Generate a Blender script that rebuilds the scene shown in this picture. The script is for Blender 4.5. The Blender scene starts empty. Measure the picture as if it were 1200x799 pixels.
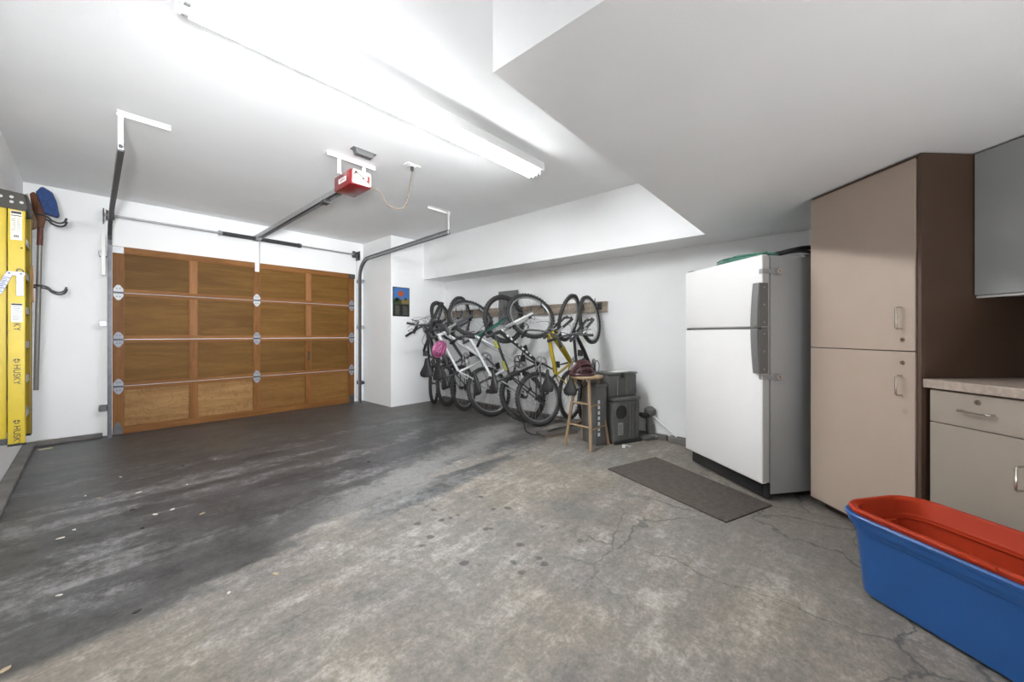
import bpy, bmesh, math, random
from mathutils import Vector, Matrix
S = bpy.context.scene
COL = S.collection
V = Vector
R_ = math.radians
random.seed(7)

# ------------------------------------------------------------ camera, world, exposure
H = 1.14
YAW = R_(41.8)                      # angle of the view direction from +X (X runs along the garage door wall, Y towards it)
cd = bpy.data.cameras.new('camera')
cd.sensor_width = 36.0
cd.lens = 36.0 * 442.0 / 1200.0
cd.shift_y = -8.5 / 1200.0
cd.clip_start = 0.02
cam = bpy.data.objects.new('camera', cd)
COL.objects.link(cam)
cam.location = (0, 0, H)
cam.rotation_euler = (math.pi / 2, 0, YAW - math.pi / 2)
S.camera = cam

w = bpy.data.worlds.new('world')
S.world = w
w.use_nodes = True
w.node_tree.nodes['Background'].inputs[0].default_value = (0.75, 0.8, 0.9, 1)
w.node_tree.nodes['Background'].inputs[1].default_value = 0.3
S.view_settings.view_transform = 'Standard'
S.view_settings.look = 'None'
S.view_settings.exposure = 2.0
S.view_settings.gamma = 1.0
S.view_settings.use_curve_mapping = False
TUBE_POWER = 22.5                   # emission of the fluorescent tubes
REAR_FILL_POWER = 2.0                    # emission of the unseen fill lamp added on the ceiling behind the camera
fl = bpy.data.lights.new('added_front_fill', 'AREA')   # added fill light without a seen source, brightens the garage door end
fl.shape = 'RECTANGLE'; fl.size = 0.5; fl.size_y = 0.5; fl.energy = 12; fl.spread = R_(62); fl.color = (0.95, 0.98, 1.0)
flo = bpy.data.objects.new('added_front_fill', fl); COL.objects.link(flo)
flo.location = (-0.3, -0.3, 1.35)
flo.rotation_euler = (V((1.7, 6.0, 2.0)) - V((-0.3, -0.3, 1.35))).to_track_quat('-Z', 'Y').to_euler()
fu = bpy.data.lights.new('added_ceiling_fill', 'AREA')          # second added fill light, low behind the camera, brightens the ceilings from below
fu.shape = 'RECTANGLE'; fu.size = 0.8; fu.size_y = 0.8; fu.energy = 7; fu.color = (0.97, 0.985, 1.0)
fuo = bpy.data.objects.new('added_ceiling_fill', fu); COL.objects.link(fuo)
fuo.location = (0.85, -1.2, 0.25); fuo.rotation_euler = (math.pi, 0, 0)

# ------------------------------------------------------------ materials
MATS = {}
def mat(name, col, rough=0.5, metal=0.0, var=0.0, vscale=8.0, bump=0.0, bscale=60.0, emit=0.0, coat=0.0, spec=None):
    if name in MATS: return MATS[name]
    m = bpy.data.materials.new(name); m.use_nodes = True
    nt = m.node_tree; b = nt.nodes['Principled BSDF']
    b.inputs['Base Color'].default_value = (*col, 1)
    b.inputs['Roughness'].default_value = rough
    b.inputs['Metallic'].default_value = metal
    if coat: b.inputs['Coat Weight'].default_value = coat
    if spec is not None: b.inputs['Specular IOR Level'].default_value = spec
    if emit:
        b.inputs['Emission Color'].default_value = (*col, 1)
        b.inputs['Emission Strength'].default_value = emit
    tc = nt.nodes.new('ShaderNodeTexCoord')
    if var:
        n = nt.nodes.new('ShaderNodeTexNoise'); n.inputs['Scale'].default_value = vscale; n.inputs['Detail'].default_value = 6
        nt.links.new(tc.outputs['Object'], n.inputs['Vector'])
        r = nt.nodes.new('ShaderNodeMapRange')
        r.inputs[1].default_value = 0.3; r.inputs[2].default_value = 0.7
        r.inputs[3].default_value = 1 - var; r.inputs[4].default_value = 1 + var * 0.6
        nt.links.new(n.outputs[0], r.inputs[0])
        mx = nt.nodes.new('ShaderNodeMix'); mx.data_type = 'RGBA'; mx.blend_type = 'MULTIPLY'
        mx.inputs[0].default_value = 1
        mx.inputs[6].default_value = (*col, 1)
        nt.links.new(r.outputs[0], mx.inputs[7])
        nt.links.new(mx.outputs[2], b.inputs['Base Color'])
    if bump:
        n = nt.nodes.new('ShaderNodeTexNoise'); n.inputs['Scale'].default_value = bscale; n.inputs['Detail'].default_value = 4
        nt.links.new(tc.outputs['Object'], n.inputs['Vector'])
        bp = nt.nodes.new('ShaderNodeBump'); bp.inputs['Strength'].default_value = bump; bp.inputs['Distance'].default_value = 0.01
        nt.links.new(n.outputs[0], bp.inputs['Height'])
        nt.links.new(bp.outputs[0], b.inputs['Normal'])
    MATS[name] = m
    return m

class NT:
    """small helper to write node graphs"""
    def __init__(s, m): s.nt = m.node_tree
    def n(s, typ, props=None, **ins):
        k = s.nt.nodes.new(typ)
        for a, v in (props or {}).items(): setattr(k, a, v)
        for a, v in ins.items():
            i = k.inputs[int(a[1:])] if a[0] == '_' else k.inputs[a]
            if isinstance(v, bpy.types.NodeSocket): s.nt.links.new(v, i)
            else: i.default_value = v
        return k
    def math(s, op, a, b=0.0, c=None):
        k = s.n('ShaderNodeMath', {'operation': op}, _0=a, _1=b)
        if c is not None: k.inputs[2].default_value = c
        return k.outputs[0]
    def noise(s, vec, scale, detail=5, rough=0.55, dist=0.0):
        return s.n('ShaderNodeTexNoise', Vector=vec, Scale=scale, Detail=detail, Roughness=rough, Distortion=dist).outputs[0]
    def rng(s, v, a, b, c=0.0, d=1.0, smooth=True):
        return s.n('ShaderNodeMapRange', {'interpolation_type': 'SMOOTHSTEP' if smooth else 'LINEAR'}, _0=v, _1=a, _2=b, _3=c, _4=d).outputs[0]
    def mix(s, f, a, b, mode='MIX'):
        k = s.n('ShaderNodeMix', {'data_type': 'RGBA', 'blend_type': mode}, _0=f, _6=a, _7=b)
        return k.outputs[2]

def floor_material():
    m = bpy.data.materials.new('stained_concrete'); m.use_nodes = True
    g = NT(m); b = m.node_tree.nodes['Principled BSDF']
    P = g.n('ShaderNodeTexCoord').outputs['Object']
    sep = g.n('ShaderNodeSeparateXYZ', _0=P); x, y = sep.outputs[0], sep.outputs[1]
    n1 = g.noise(P, 0.9, 6, 0.6); n2 = g.noise(P, 3.5, 8, 0.65, 0.4); n3 = g.noise(P, 14, 8, 0.7); n4 = g.noise(P, 70, 4, 0.7)
    st = g.n('ShaderNodeMapping', _0=P, _2=(0, 0, R_(6)), _3=(0.45, 2.2, 1)).outputs[0]
    ns = g.noise(st, 1.6, 7, 0.62, 0.6)
    # edge of the darker parking stain: about Y = 2.1 .. 2.4, ragged towards the right
    e = g.math('SUBTRACT', y, g.math('MULTIPLY_ADD', x, 0.10, 2.07))
    rag = g.math('MULTIPLY', g.math('SUBTRACT', ns, 0.5), g.rng(x, -0.2, 2.2, 0.05, 2.4))
    e = g.math('ADD', e, rag)
    e = g.math('ADD', e, g.math('MULTIPLY', g.math('SUBTRACT', n3, 0.5), g.rng(x, -0.2, 1.2, 0.10, 0.4)))
    far = g.math('SUBTRACT', x, 2.2)
    dark = g.math('MULTIPLY', g.rng(g.math('SUBTRACT', e, g.math('MULTIPLY', g.rng(x, 0.2, 1.5), 0.08)), -0.03, 0.07), g.rng(e, -0.3, 0.25, 0.55, 1.0))
    dark = g.math('MULTIPLY', dark, g.rng(x, 2.3, 4.0, 1.0, 0.72))
    # pale worn streaks crossing the dark area
    streak = g.math('MULTIPLY', g.rng(ns, 0.50, 0.66), g.rng(n2, 0.42, 0.66))
    streak = g.math('MULTIPLY', streak, g.rng(y, 4.9, 3.6))
    dark = g.math('MULTIPLY', dark, g.math('SUBTRACT', 1.0, g.math('MULTIPLY', streak, 0.45)))
    fine = g.noise(P, 2.6, 14, 0.78); fine2 = g.noise(P, 6.0, 14, 0.82); mid = g.noise(P, 1.5, 10, 0.66)
    fd = g.noise(st, 2.4, 14, 0.76)
    f = g.math('ADD', g.math('MULTIPLY', fine, 0.36), g.math('ADD', g.math('MULTIPLY', fine2, 0.32), g.math('MULTIPLY', fd, 0.32)))
    lightc = g.mix(g.rng(f, 0.38, 0.50), (0.110, 0.103, 0.095, 1), (0.195, 0.180, 0.162, 1))
    lightc = g.mix(g.rng(f, 0.49, 0.60), lightc, (0.36, 0.338, 0.312, 1))
    lightc = g.mix(g.math('MULTIPLY', g.rng(x, 1.7, 2.7), g.rng(y, 1.6, 0.4, 0.0, 0.65)), lightc, (0.165, 0.150, 0.133, 1))
    tint = g.mix(g.rng(n1, 0.38, 0.62), (1.0, 1.0, 1.01, 1), (1.06, 1.00, 0.92, 1))
    lightc = g.mix(1.0, lightc, tint, 'MULTIPLY')
    lightc = g.mix(g.math('MULTIPLY', g.rng(g.noise(P, 1.1, 5, 0.6), 0.54, 0.68), 0.55), lightc, (0.13, 0.122, 0.115, 1))
    darkc = g.mix(g.rng(f, 0.42, 0.52), (0.034, 0.033, 0.034, 1), (0.062, 0.061, 0.062, 1))
    darkc = g.mix(g.math('MULTIPLY', g.rng(f, 0.50, 0.60), 0.65), darkc, (0.115, 0.113, 0.116, 1))
    darkc = g.mix(g.math('MULTIPLY', g.rng(n1, 0.42, 0.62), g.rng(y, 3.2, 5.5, 0.0, 0.5)), darkc, (0.095, 0.084, 0.074, 1))
    col = g.mix(dark, lightc, darkc)
    # pale worn patches and a wide whitish band across the stain
    wn = g.math('MULTIPLY', g.rng(g.math('ADD', g.math('MULTIPLY', ns, 0.6), g.math('MULTIPLY', fine, 0.4)), 0.50, 0.58), g.rng(fine2, 0.40, 0.60))
    wn = g.math('MULTIPLY', wn, g.rng(y, 5.2, 3.8))
    col = g.mix(g.math('MULTIPLY', wn, g.math('MULTIPLY', dark, 0.6)), col, (0.30, 0.30, 0.305, 1))
    bd = g.math('ABSOLUTE', g.math('SUBTRACT', y, g.math('MULTIPLY_ADD', x, 0.30, 2.10)))
    band = g.math('MULTIPLY', g.rng(g.math('ADD', bd, g.math('MULTIPLY', g.math('SUBTRACT', fine, 0.5), 1.6)), 0.36, 0.0), g.rng(x, 0.5, 1.4))
    col = g.mix(g.math('MULTIPLY', band, 0.6), col, (0.32, 0.31, 0.30, 1))
    # oil drips between the door and the camera
    vo = g.n('ShaderNodeTexVoronoi', Vector=P, Scale=9.0, Randomness=1.0)
    dx = g.math('SUBTRACT', x, 1.5); dy = g.math('SUBTRACT', y, 1.55)
    dd = g.math('SQRT', g.math('ADD', g.math('MULTIPLY', dx, dx), g.math('MULTIPLY', dy, dy)))
    spot = g.math('MULTIPLY', g.rng(g.math('ADD', vo.outputs['Distance'], g.math('MULTIPLY', n3, 0.55)), 0.52, 0.40), g.rng(g.math('ADD', dd, n2), 1.15, 0.9))
    col = g.mix(g.math('MULTIPLY', spot, 0.85), col, (0.06, 0.056, 0.052, 1))
    # hairline cracks on the right
    cr = g.n('ShaderNodeTexVoronoi', {'feature': 'DISTANCE_TO_EDGE'}, Vector=g.n('ShaderNodeVectorMath', {'operation': 'MULTIPLY_ADD'}, _0=g.n('ShaderNodeTexNoise', Vector=P, Scale=4.0, Detail=6).outputs[1], _1=(0.35, 0.35, 0), _2=P).outputs[0], Scale=1.5)
    crk = g.math('MULTIPLY', g.rng(cr.outputs['Distance'], 0.011, 0.003), g.rng(x, 1.2, 1.9))
    crk = g.math('MULTIPLY', crk, g.rng(y, 1.4, 0.9))
    col = g.mix(g.math('MULTIPLY', crk, 0.75), col, (0.07, 0.065, 0.06, 1))
    grain = g.math('MULTIPLY', g.rng(n4, 0.3, 0.7, 0.80, 1.18, False), g.rng(g.noise(P, 24, 8, 0.8), 0.36, 0.64, 0.80, 1.15, False))
    col = g.mix(1.0, col, g.n('ShaderNodeCombineColor', _0=grain, _1=grain, _2=grain).outputs[0], 'MULTIPLY')
    m.node_tree.links.new(col, b.inputs['Base Color'])
    m.node_tree.links.new(g.rng(dark, 0, 1, 0.62, 0.42), b.inputs['Roughness'])
    h = g.math('ADD', g.math('MULTIPLY', n3, 0.6), g.math('MULTIPLY', n4, 0.3))
    bp = g.n('ShaderNodeBump', Strength=0.25, Distance=0.01, Height=h)
    m.node_tree.links.new(bp.outputs[0], b.inputs['Normal'])
    return m

def wood_material(name, c1, c2, axis=0, scale=1.0, stain=0.0, rough=0.5, seed=0.0):
    if name in MATS: return MATS[name]
    m = bpy.data.materials.new(name); m.use_nodes = True
    g = NT(m); b = m.node_tree.nodes['Principled BSDF']
    tc = g.n('ShaderNodeTexCoord').outputs['Object']
    sc = [9.0, 9.0, 9.0]; sc[axis] = 0.9
    rnd = g.n('ShaderNodeObjectInfo').outputs['Random']
    off = g.n('ShaderNodeCombineXYZ', _0=g.math('MULTIPLY', rnd, 13.0), _1=g.math('MULTIPLY', rnd, 7.0), _2=g.math('MULTIPLY', rnd, 29.0)).outputs[0]
    mp = g.n('ShaderNodeMapping', _0=tc, _1=(seed, seed, seed), _3=tuple(q * scale for q in sc)).outputs[0]
    P = g.n('ShaderNodeVectorMath', {'operation': 'ADD'}, _0=mp, _1=off).outputs[0]
    n1 = g.noise(P, 1.0, 6, 0.6, 1.5); n2 = g.noise(P, 9.0, 3, 0.6)
    f = g.rng(n1, 0.3, 0.7)
    col = g.mix(f, (*c1, 1), (*c2, 1))
    v = g.math('MULTIPLY', g.rng(n2, 0.3, 0.7, 0.88, 1.08, False), g.math('MULTIPLY_ADD', rnd, 0.24, 0.88))
    col = g.mix(1.0, col, g.n('ShaderNodeCombineColor', _0=v, _1=v, _2=v).outputs[0], 'MULTIPLY')
    if stain:
        n3 = g.noise(g.n('ShaderNodeVectorMath', {'operation': 'ADD'}, _0=tc, _1=off).outputs[0], 4.5, 5, 0.6, 2.5)
        ring = g.rng(g.math('ABSOLUTE', g.math('SUBTRACT', n3, 0.5)), 0.02, 0.0)
        col = g.mix(g.math('MULTIPLY', ring, stain), col, (c1[0] * 0.35, c1[1] * 0.3, c1[2] * 0.3, 1))
    m.node_tree.links.new(col, b.inputs['Base Color'])
    b.inputs['Roughness'].default_value = rough
    b.inputs['Specular IOR Level'].default_value = 0.22
    MATS[name] = m
    return m

def paint_material():
    m = bpy.data.materials.new('white_wall_paint'); m.use_nodes = True
    g = NT(m); b = m.node_tree.nodes['Principled BSDF']
    P = g.n('ShaderNodeTexCoord').outputs['Object']
    n = g.noise(P, 1.3, 4, 0.5); n2 = g.noise(P, 9, 6, 0.7)
    col = g.mix(g.rng(n, 0.3, 0.7), (0.86, 0.86, 0.86, 1), (0.89, 0.89, 0.885, 1))
    col = g.mix(g.math('MULTIPLY', g.rng(n2, 0.62, 0.78), 0.12), col, (0.6, 0.59, 0.57, 1))
    m.node_tree.links.new(col, b.inputs['Base Color'])
    b.inputs['Roughness'].default_value = 0.7
    bp = g.n('ShaderNodeBump', Strength=0.12, Distance=0.01, Height=g.noise(P, 120, 3))
    m.node_tree.links.new(bp.outputs[0], b.inputs['Normal'])
    return m

M_FLOOR = floor_material()
M_WALL = paint_material()
M_CEIL = mat('ceiling_paint', (0.86, 0.86, 0.86), 0.8, var=0.03, vscale=1.5, bump=0.1, bscale=150)
M_CURB = mat('curb_concrete', (0.17, 0.16, 0.15), 0.8, var=0.3, vscale=6, bump=0.3, bscale=40)
M_STEEL = mat('galvanised_steel', (0.40, 0.40, 0.41), 0.42, 0.45, var=0.15, vscale=20)
M_STEELD = mat('dark_steel', (0.10, 0.10, 0.105), 0.45, 0.6, var=0.2, vscale=20)
M_CHROME = mat('chrome', (0.75, 0.76, 0.77), 0.18, 1.0)
M_BLACK = mat('black_plastic', (0.018, 0.018, 0.02), 0.42)
M_RUBBER = mat('tyre_rubber', (0.045, 0.044, 0.043), 0.75, bump=0.5, bscale=160)
M_WHITE = mat('white_enamel', (0.82, 0.82, 0.80), 0.35)
M_HINGE = mat('hinge_zinc', (0.27, 0.28, 0.32), 0.55, 0.2, var=0.15, vscale=30)

# ------------------------------------------------------------ mesh builder
class MB:
    def __init__(s): s.v = []; s.f = []; s.mi = []; s.cur = 0
    def add(s, vs, fs, M=None):
        o = len(s.v)
        for p in vs:
            p = V(p)
            s.v.append(M @ p if M is not None else p)
        for f in fs: s.f.append([i + o for i in f]); s.mi.append(s.cur)
        return s
    def box(s, x0, x1, y0, y1, z0, z1, M=None):
        vs = [(x, y, z) for x in (x0, x1) for y in (y0, y1) for z in (z0, z1)]
        return s.add(vs, [(0, 1, 3, 2), (4, 6, 7, 5), (0, 4, 5, 1), (2, 3, 7, 6), (0, 2, 6, 4), (1, 5, 7, 3)], M)
    def cbox(s, c, size, M=None):
        return s.box(c[0] - size[0] / 2, c[0] + size[0] / 2, c[1] - size[1] / 2, c[1] + size[1] / 2, c[2] - size[2] / 2, c[2] + size[2] / 2, M)
    def prism(s, poly, z0, z1, M=None):
        n = len(poly)
        a = sum(poly[i][0] * poly[(i + 1) % n][1] - poly[(i + 1) % n][0] * poly[i][1] for i in range(n))
        if a < 0: poly = poly[::-1]
        vs = [(p[0], p[1], z0) for p in poly] + [(p[0], p[1], z1) for p in poly]
        fs = [tuple(range(n - 1, -1, -1)), tuple(range(n, 2 * n))] + [(i, (i + 1) % n, n + (i + 1) % n, n + i) for i in range(n)]
        return s.add(vs, fs, M)
    def tube(s, path, r, n=8, closed=False, cap=True, flat=1.0, M=None):
        path = [V(p) for p in path]; m = len(path)
        rs = r if isinstance(r, (list, tuple)) else [r] * m
        tang = []
        for i in range(m):
            a = path[(i - 1) % m] if (closed or i > 0) else path[i]
            b = path[(i + 1) % m] if (closed or i < m - 1) else path[i]
            t = (b - a); tang.append(t.normalized() if t.length > 1e-9 else V((0, 0, 1)))
        up = V((0, 0, 1)) if abs(tang[0].z) < 0.9 else V((1, 0, 0))
        u = tang[0].cross(up).normalized(); vs = []
        for i in range(m):
            u = (u - tang[i] * u.dot(tang[i]))
            u = u.normalized() if u.length > 1e-6 else tang[i].orthogonal().normalized()
            w_ = tang[i].cross(u)
            for k in range(n):
                a = 2 * math.pi * (k + 0.5) / n
                vs.append(path[i] + u * math.cos(a) * rs[i] + w_ * math.sin(a) * rs[i] * flat)
        fs = []
        for i in range(m if closed else m - 1):
            for k in range(n):
                a = i * n + k; b = i * n + (k + 1) % n; j = (i + 1) % m
                fs.append((a, b, j * n + (k + 1) % n, j * n + k))
        if cap and not closed:
            fs.append(tuple(range(n - 1, -1, -1))); fs.append(tuple((m - 1) * n + k for k in range(n)))
        return s.add(vs, fs, M)
    def cyl(s, a, b, r, r2=None, n=12, M=None): return s.tube([a, b], [r, r if r2 is None else r2], n, M=M)
    def lathe(s, prof, n=24, M=None):
        vs = []; fs = []; m = len(prof)
        for r, z in prof:
            for k in range(n):
                a = 2 * math.pi * k / n; vs.append((r * math.cos(a), r * math.sin(a), z))
        for i in range(m - 1):
            for k in range(n):
                fs.append((i * n + k, i * n + (k + 1) % n, (i + 1) * n + (k + 1) % n, (i + 1) * n + k))
        if prof[0][0] > 1e-5: fs.append(tuple(range(n - 1, -1, -1)))
        if prof[-1][0] > 1e-5: fs.append(tuple((m - 1) * n + k for k in range(n)))
        return s.add(vs, fs, M)
    def loft(s, rings, cap=True, M=None):
        n = len(rings[0]); vs = [p for r in rings for p in r]; fs = []
        for i in range(len(rings) - 1):
            for k in range(n):
                fs.append((i * n + k, i * n + (k + 1) % n, (i + 1) * n + (k + 1) % n, (i + 1) * n + k))
        if cap: fs.append(tuple(range(n - 1, -1, -1))); fs.append(tuple((len(rings) - 1) * n + k for k in range(n)))
        return s.add(vs, fs, M)
    def mesh(s, name, mats, bevel=0.0, smooth=False, seg=2):
        me = bpy.data.meshes.new(name)
        me.from_pydata([tuple(p) for p in s.v], [], s.f)
        mats = mats if isinstance(mats, (list, tuple)) else [mats]
        for m in mats: me.materials.append(m)
        for i, p in enumerate(me.polygons): p.material_index = s.mi[i]
        bm = bmesh.new(); bm.from_mesh(me)
        bmesh.ops.remove_doubles(bm, verts=bm.verts, dist=1e-6)
        bmesh.ops.recalc_face_normals(bm, faces=bm.faces)
        if bevel:
            es = [e for e in bm.edges if len(e.link_faces) == 2 and e.calc_face_angle(0) > 0.6]
            bmesh.ops.bevel(bm, geom=es, offset=bevel, segments=seg, profile=0.5, affect='EDGES', clamp_overlap=True)
        bm.to_mesh(me); bm.free()
        if smooth:
            for p in me.polygons: p.use_smooth = True
            try: me.set_sharp_from_angle(angle=R_(38))
            except Exception: pass
        me.update()
        return me

def tag(o, label=None, cat=None, group=None, kind=None):
    if label: o['label'] = label
    if cat: o['category'] = cat
    if group: o['group'] = group
    if kind: o['kind'] = kind
    return o
def link(name, me, parent=None):
    o = bpy.data.objects.new(name, me); COL.objects.link(o)
    if parent is not None: o.parent = parent
    return o
STUFF = {'print', 'decal', 'bolt', 'rivet', 'badge_marks', 'ruler_marks', 'label_print', 'white_marks', 'faint_print', 'clouds', 'trees', 'cable', 'emblem', 'saddle_rail', 'lettering', 'lock_screws'}
def obj(name, mb, m, parent=None, bevel=0.0, smooth=False, label=None, kind=None, seg=2):
    if name in STUFF and parent is not None: kind = 'stuff'
    o = link(name, mb.mesh(name, m, bevel, smooth, seg), parent)
    return tag(o, label, None, None, kind)
def thing(name, label, cat, loc=(0, 0, 0), rotz=0.0, group=None, kind=None, M=None):
    o = link(name, None)
    if M is not None: o.matrix_world = M
    else: o.location = loc; o.rotation_euler = (0, 0, rotz)
    o.empty_display_size = 0.1
    return tag(o, label, cat, group, kind)
def text_mb(txt, size, M, depth=0.0006):
    cu = bpy.data.curves.new('lettering', 'FONT'); cu.body = txt; cu.size = size; cu.extrude = depth
    cu.align_x = 'CENTER'; cu.align_y = 'CENTER'; cu.offset = 0.0
    ob = bpy.data.objects.new('lettering', cu); COL.objects.link(ob)
    dg = bpy.context.evaluated_depsgraph_get(); dg.update()
    me = bpy.data.meshes.new_from_object(ob.evaluated_get(dg))
    mb = MB(); mb.add([v.co.copy() for v in me.vertices], [tuple(p.vertices) for p in me.polygons], M)
    bpy.data.objects.remove(ob); bpy.data.curves.remove(cu); bpy.data.meshes.remove(me)
    return mb
def rrect(x0, x1, y0, y1, r, n=5):
    pts = []
    for cx, cy, a0 in ((x1 - r, y1 - r, 0), (x0 + r, y1 - r, 90), (x0 + r, y0 + r, 180), (x1 - r, y0 + r, 270)):
        for k in range(n + 1):
            a = R_(a0 + 90.0 * k / n); pts.append((cx + r * math.cos(a), cy + r * math.sin(a)))
    return pts
def catmull(P, n=8):
    P = [V(p) for p in P]; Q = [P[0]] + P + [P[-1]]; out = []
    for i in range(1, len(Q) - 2):
        a, b, c, d = Q[i - 1], Q[i], Q[i + 1], Q[i + 2]
        for k in range(n):
            t = k / n
            out.append(0.5 * ((2 * b) + (c - a) * t + (2 * a - 5 * b + 4 * c - d) * t * t + (3 * b - a - 3 * c + d) * t ** 3))
    out.append(P[-1]); return out

# ------------------------------------------------------------ the room
CEIL = 2.67; LOW = 2.04; XL = -0.45; XR = 4.15; YF = 6.2; YB = -3.2
def struct(name, mb, m, label, bevel=0.0, parent=None):
    o = obj(name, mb, m, parent, bevel)
    if parent is None: tag(o, label, None, None, 'structure')
    return o
struct('floor', MB().box(XL - .1, XR + .1, YB - .1, YF + .12, -0.12, 0), M_FLOOR, 'stained grey concrete garage floor, dark towards the garage door and pale in front')
struct('ceiling', MB().box(XL - .1, XR + .1, YB - .1, YF + .12, CEIL, CEIL + .1), M_CEIL, 'white upper ceiling carrying the long fluorescent light')
# lowered ceiling over fridge and cabinets, with the ragged corner cut by two edges
C0 = (0.925, 0.915); B0 = (3.71, 0.972)
struct('ceiling', MB().prism([C0, B0, (3.71, 0.5), (XR, 0.5), (XR, YB), (0.925, YB)], LOW, CEIL), M_CEIL, 'lowered flat ceiling over the fridge and the cabinets')
struct('trim_1', MB().box(3.71, XR, 0.5, 5.3, LOW, CEIL), M_WALL, 'white boxed bulkhead running along the wall above the bicycles')
struct('wall_left', MB().box(XL - .1, XL, YB, YF, 0, CEIL), M_WALL, 'plain white wall on the left behind the yellow ladder')
g = MB()
g.box(XL, 0.155, YF, YF + .1, 0, CEIL).box(2.94, XR, YF, YF + .1, 0, CEIL).box(0.155, 2.94, YF, YF + .1, 2.135, CEIL)
struct('wall_front', g, M_WALL, 'white wall around the wooden garage door')
struct('wall_right', MB().box(XR, XR + .1, YB, YF, 0, CEIL), M_WALL, 'white wall behind the hanging bicycles')
struct('wall_corner', MB().box(3.11, XR, 5.3, YF, 0, CEIL), M_WALL, 'white boxed pillar in the corner beside the garage door, carrying the small poster')
struct('wall_back', MB().box(XL, XR, YB - .1, YB, 0, CEIL), M_WALL, 'plain white wall behind the photographer')
DOFF = 3.0 + 0.625 * math.sqrt(2)
struct('wall_diagonal', MB().prism([(XR, XR - DOFF), (DOFF + YB, YB), (DOFF + YB + .15, YB), (XR, XR - DOFF - .15)], 0, LOW), M_WALL, 'slanting white wall behind the cabinets')
# low concrete kerbs at the wall bases
struct('baseboard_left', MB().box(XL, -0.37, YB, 6.12, 0, 0.036), M_CURB, 'low rough grey kerb along the left wall', bevel=0.008)
struct('baseboard_front', MB().box(XL, 0.09, 6.12, YF, 0, 0.042), M_CURB, 'low rough grey kerb under the wall left of the garage door', bevel=0.006)
struct('baseboard_right', MB().box(4.085, XR, 1.45, 5.3, 0, 0.05), M_CURB, 'low rough grey kerb under the wall of bicycles', bevel=0.006)
g = MB().box(4.07, XR, 0.95, 1.43, 0, 0.055)
struct('baseboard_right', g, M_CURB, 'low rough grey kerb end left of the white fridge', bevel=0.006)

# ------------------------------------------------------------ garage door
PAN = [wood_material('door_plywood', (0.120, 0.055, 0.009), (0.170, 0.084, 0.016), 0, 0.9, 0.0, 0.6),
       wood_material('door_plywood_low', (0.24, 0.125, 0.042), (0.34, 0.19, 0.075), 0, 0.8, 0.5, 0.6),
       wood_material('door_plywood_reddish', (0.15, 0.068, 0.015), (0.20, 0.098, 0.026), 0, 0.9, 0.25, 0.6)]
FR_V = wood_material('door_frame_upright', (0.15, 0.06, 0.014), (0.22, 0.092, 0.024), 2, 1.0, 0, 0.55)
FR_P = wood_material('door_frame_pink', (0.25, 0.108, 0.036), (0.31, 0.14, 0.052), 2, 1.0, 0, 0.55)
FR_H = wood_material('door_frame_rail', (0.17, 0.068, 0.016), (0.25, 0.108, 0.03), 0, 1.0, 0, 0.55)
DY = 6.15
door = thing('door_1', 'brown wooden sectional garage door of sixteen plywood panels', 'garage door', (0.165, DY, 0), kind='structure')
DW = 2.765; zs = [0.0, 0.545, 1.075, 1.605, 2.13]
xs = [(0.0, 0.088), (0.665, 0.737), (1.345, 1.418), (2.018, 2.09), (DW - 0.09, DW)]
for r in range(4):
    z0, z1 = zs[r] + 0.003, zs[r + 1] - 0.003
    lo = 0.075 if r == 0 else 0.033
    hi = 0.07 if r == 3 else 0.03
    # rails of the section: one horizontal member below and one above
    obj('rail', MB().box(xs[0][1], DW - 0.09, -0.008, 0.032, z0, z0 + lo), FR_H, door, 0.002)
    obj('rail', MB().box(xs[0][1], DW - 0.09, -0.008, 0.032, z1 - hi, z1), FR_H, door, 0.002)
    if r in (0, 1, 2):     # thin ledge strip that catches the light
        obj('ledge_strip', MB().box(xs[0][1], DW - 0.09, -0.012, -0.008, z1 - 0.018, z1 - 0.002), FR_H, door)
    for k, (a, b) in enumerate(xs):
        mm = FR_P if (k == 1 and r in (2, 3)) or (k == 3 and r in (2, 3)) else FR_V
        top, bot = (z1, z0) if k in (0, 4) else (z1 - hi, z0 + lo)
        obj('stile', MB().box(a, b, -0.010 if k in (0, 4) else -0.006, 0.032, bot, top), mm, door, 0.002)
    for k in range(4):
        m_ = PAN[1] if (r == 0 and k in (0, 1)) else (PAN[2] if r == 0 else PAN[0])
        obj('panel', MB().box(xs[k][1] - .004, xs[k + 1][0] + .004, 0.016, 0.03, z0 + lo - .004, z1 - hi + .004), m_, door)
    # recessed shadow bead around panels
    for k in range(4):
        a, b = xs[k][1], xs[k + 1][0]; c, d = z0 + lo, z1 - hi
        gg = MB().box(a, a + .008, 0.0, 0.017, c, d).box(b - .008, b, 0.0, 0.017, c, d).box(a + .008, b - .008, 0.0, 0.017, c, c + .008).box(a + .008, b - .008, 0.0, 0.017, d - .008, d)
        obj('bead', gg, FR_H, door)
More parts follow.
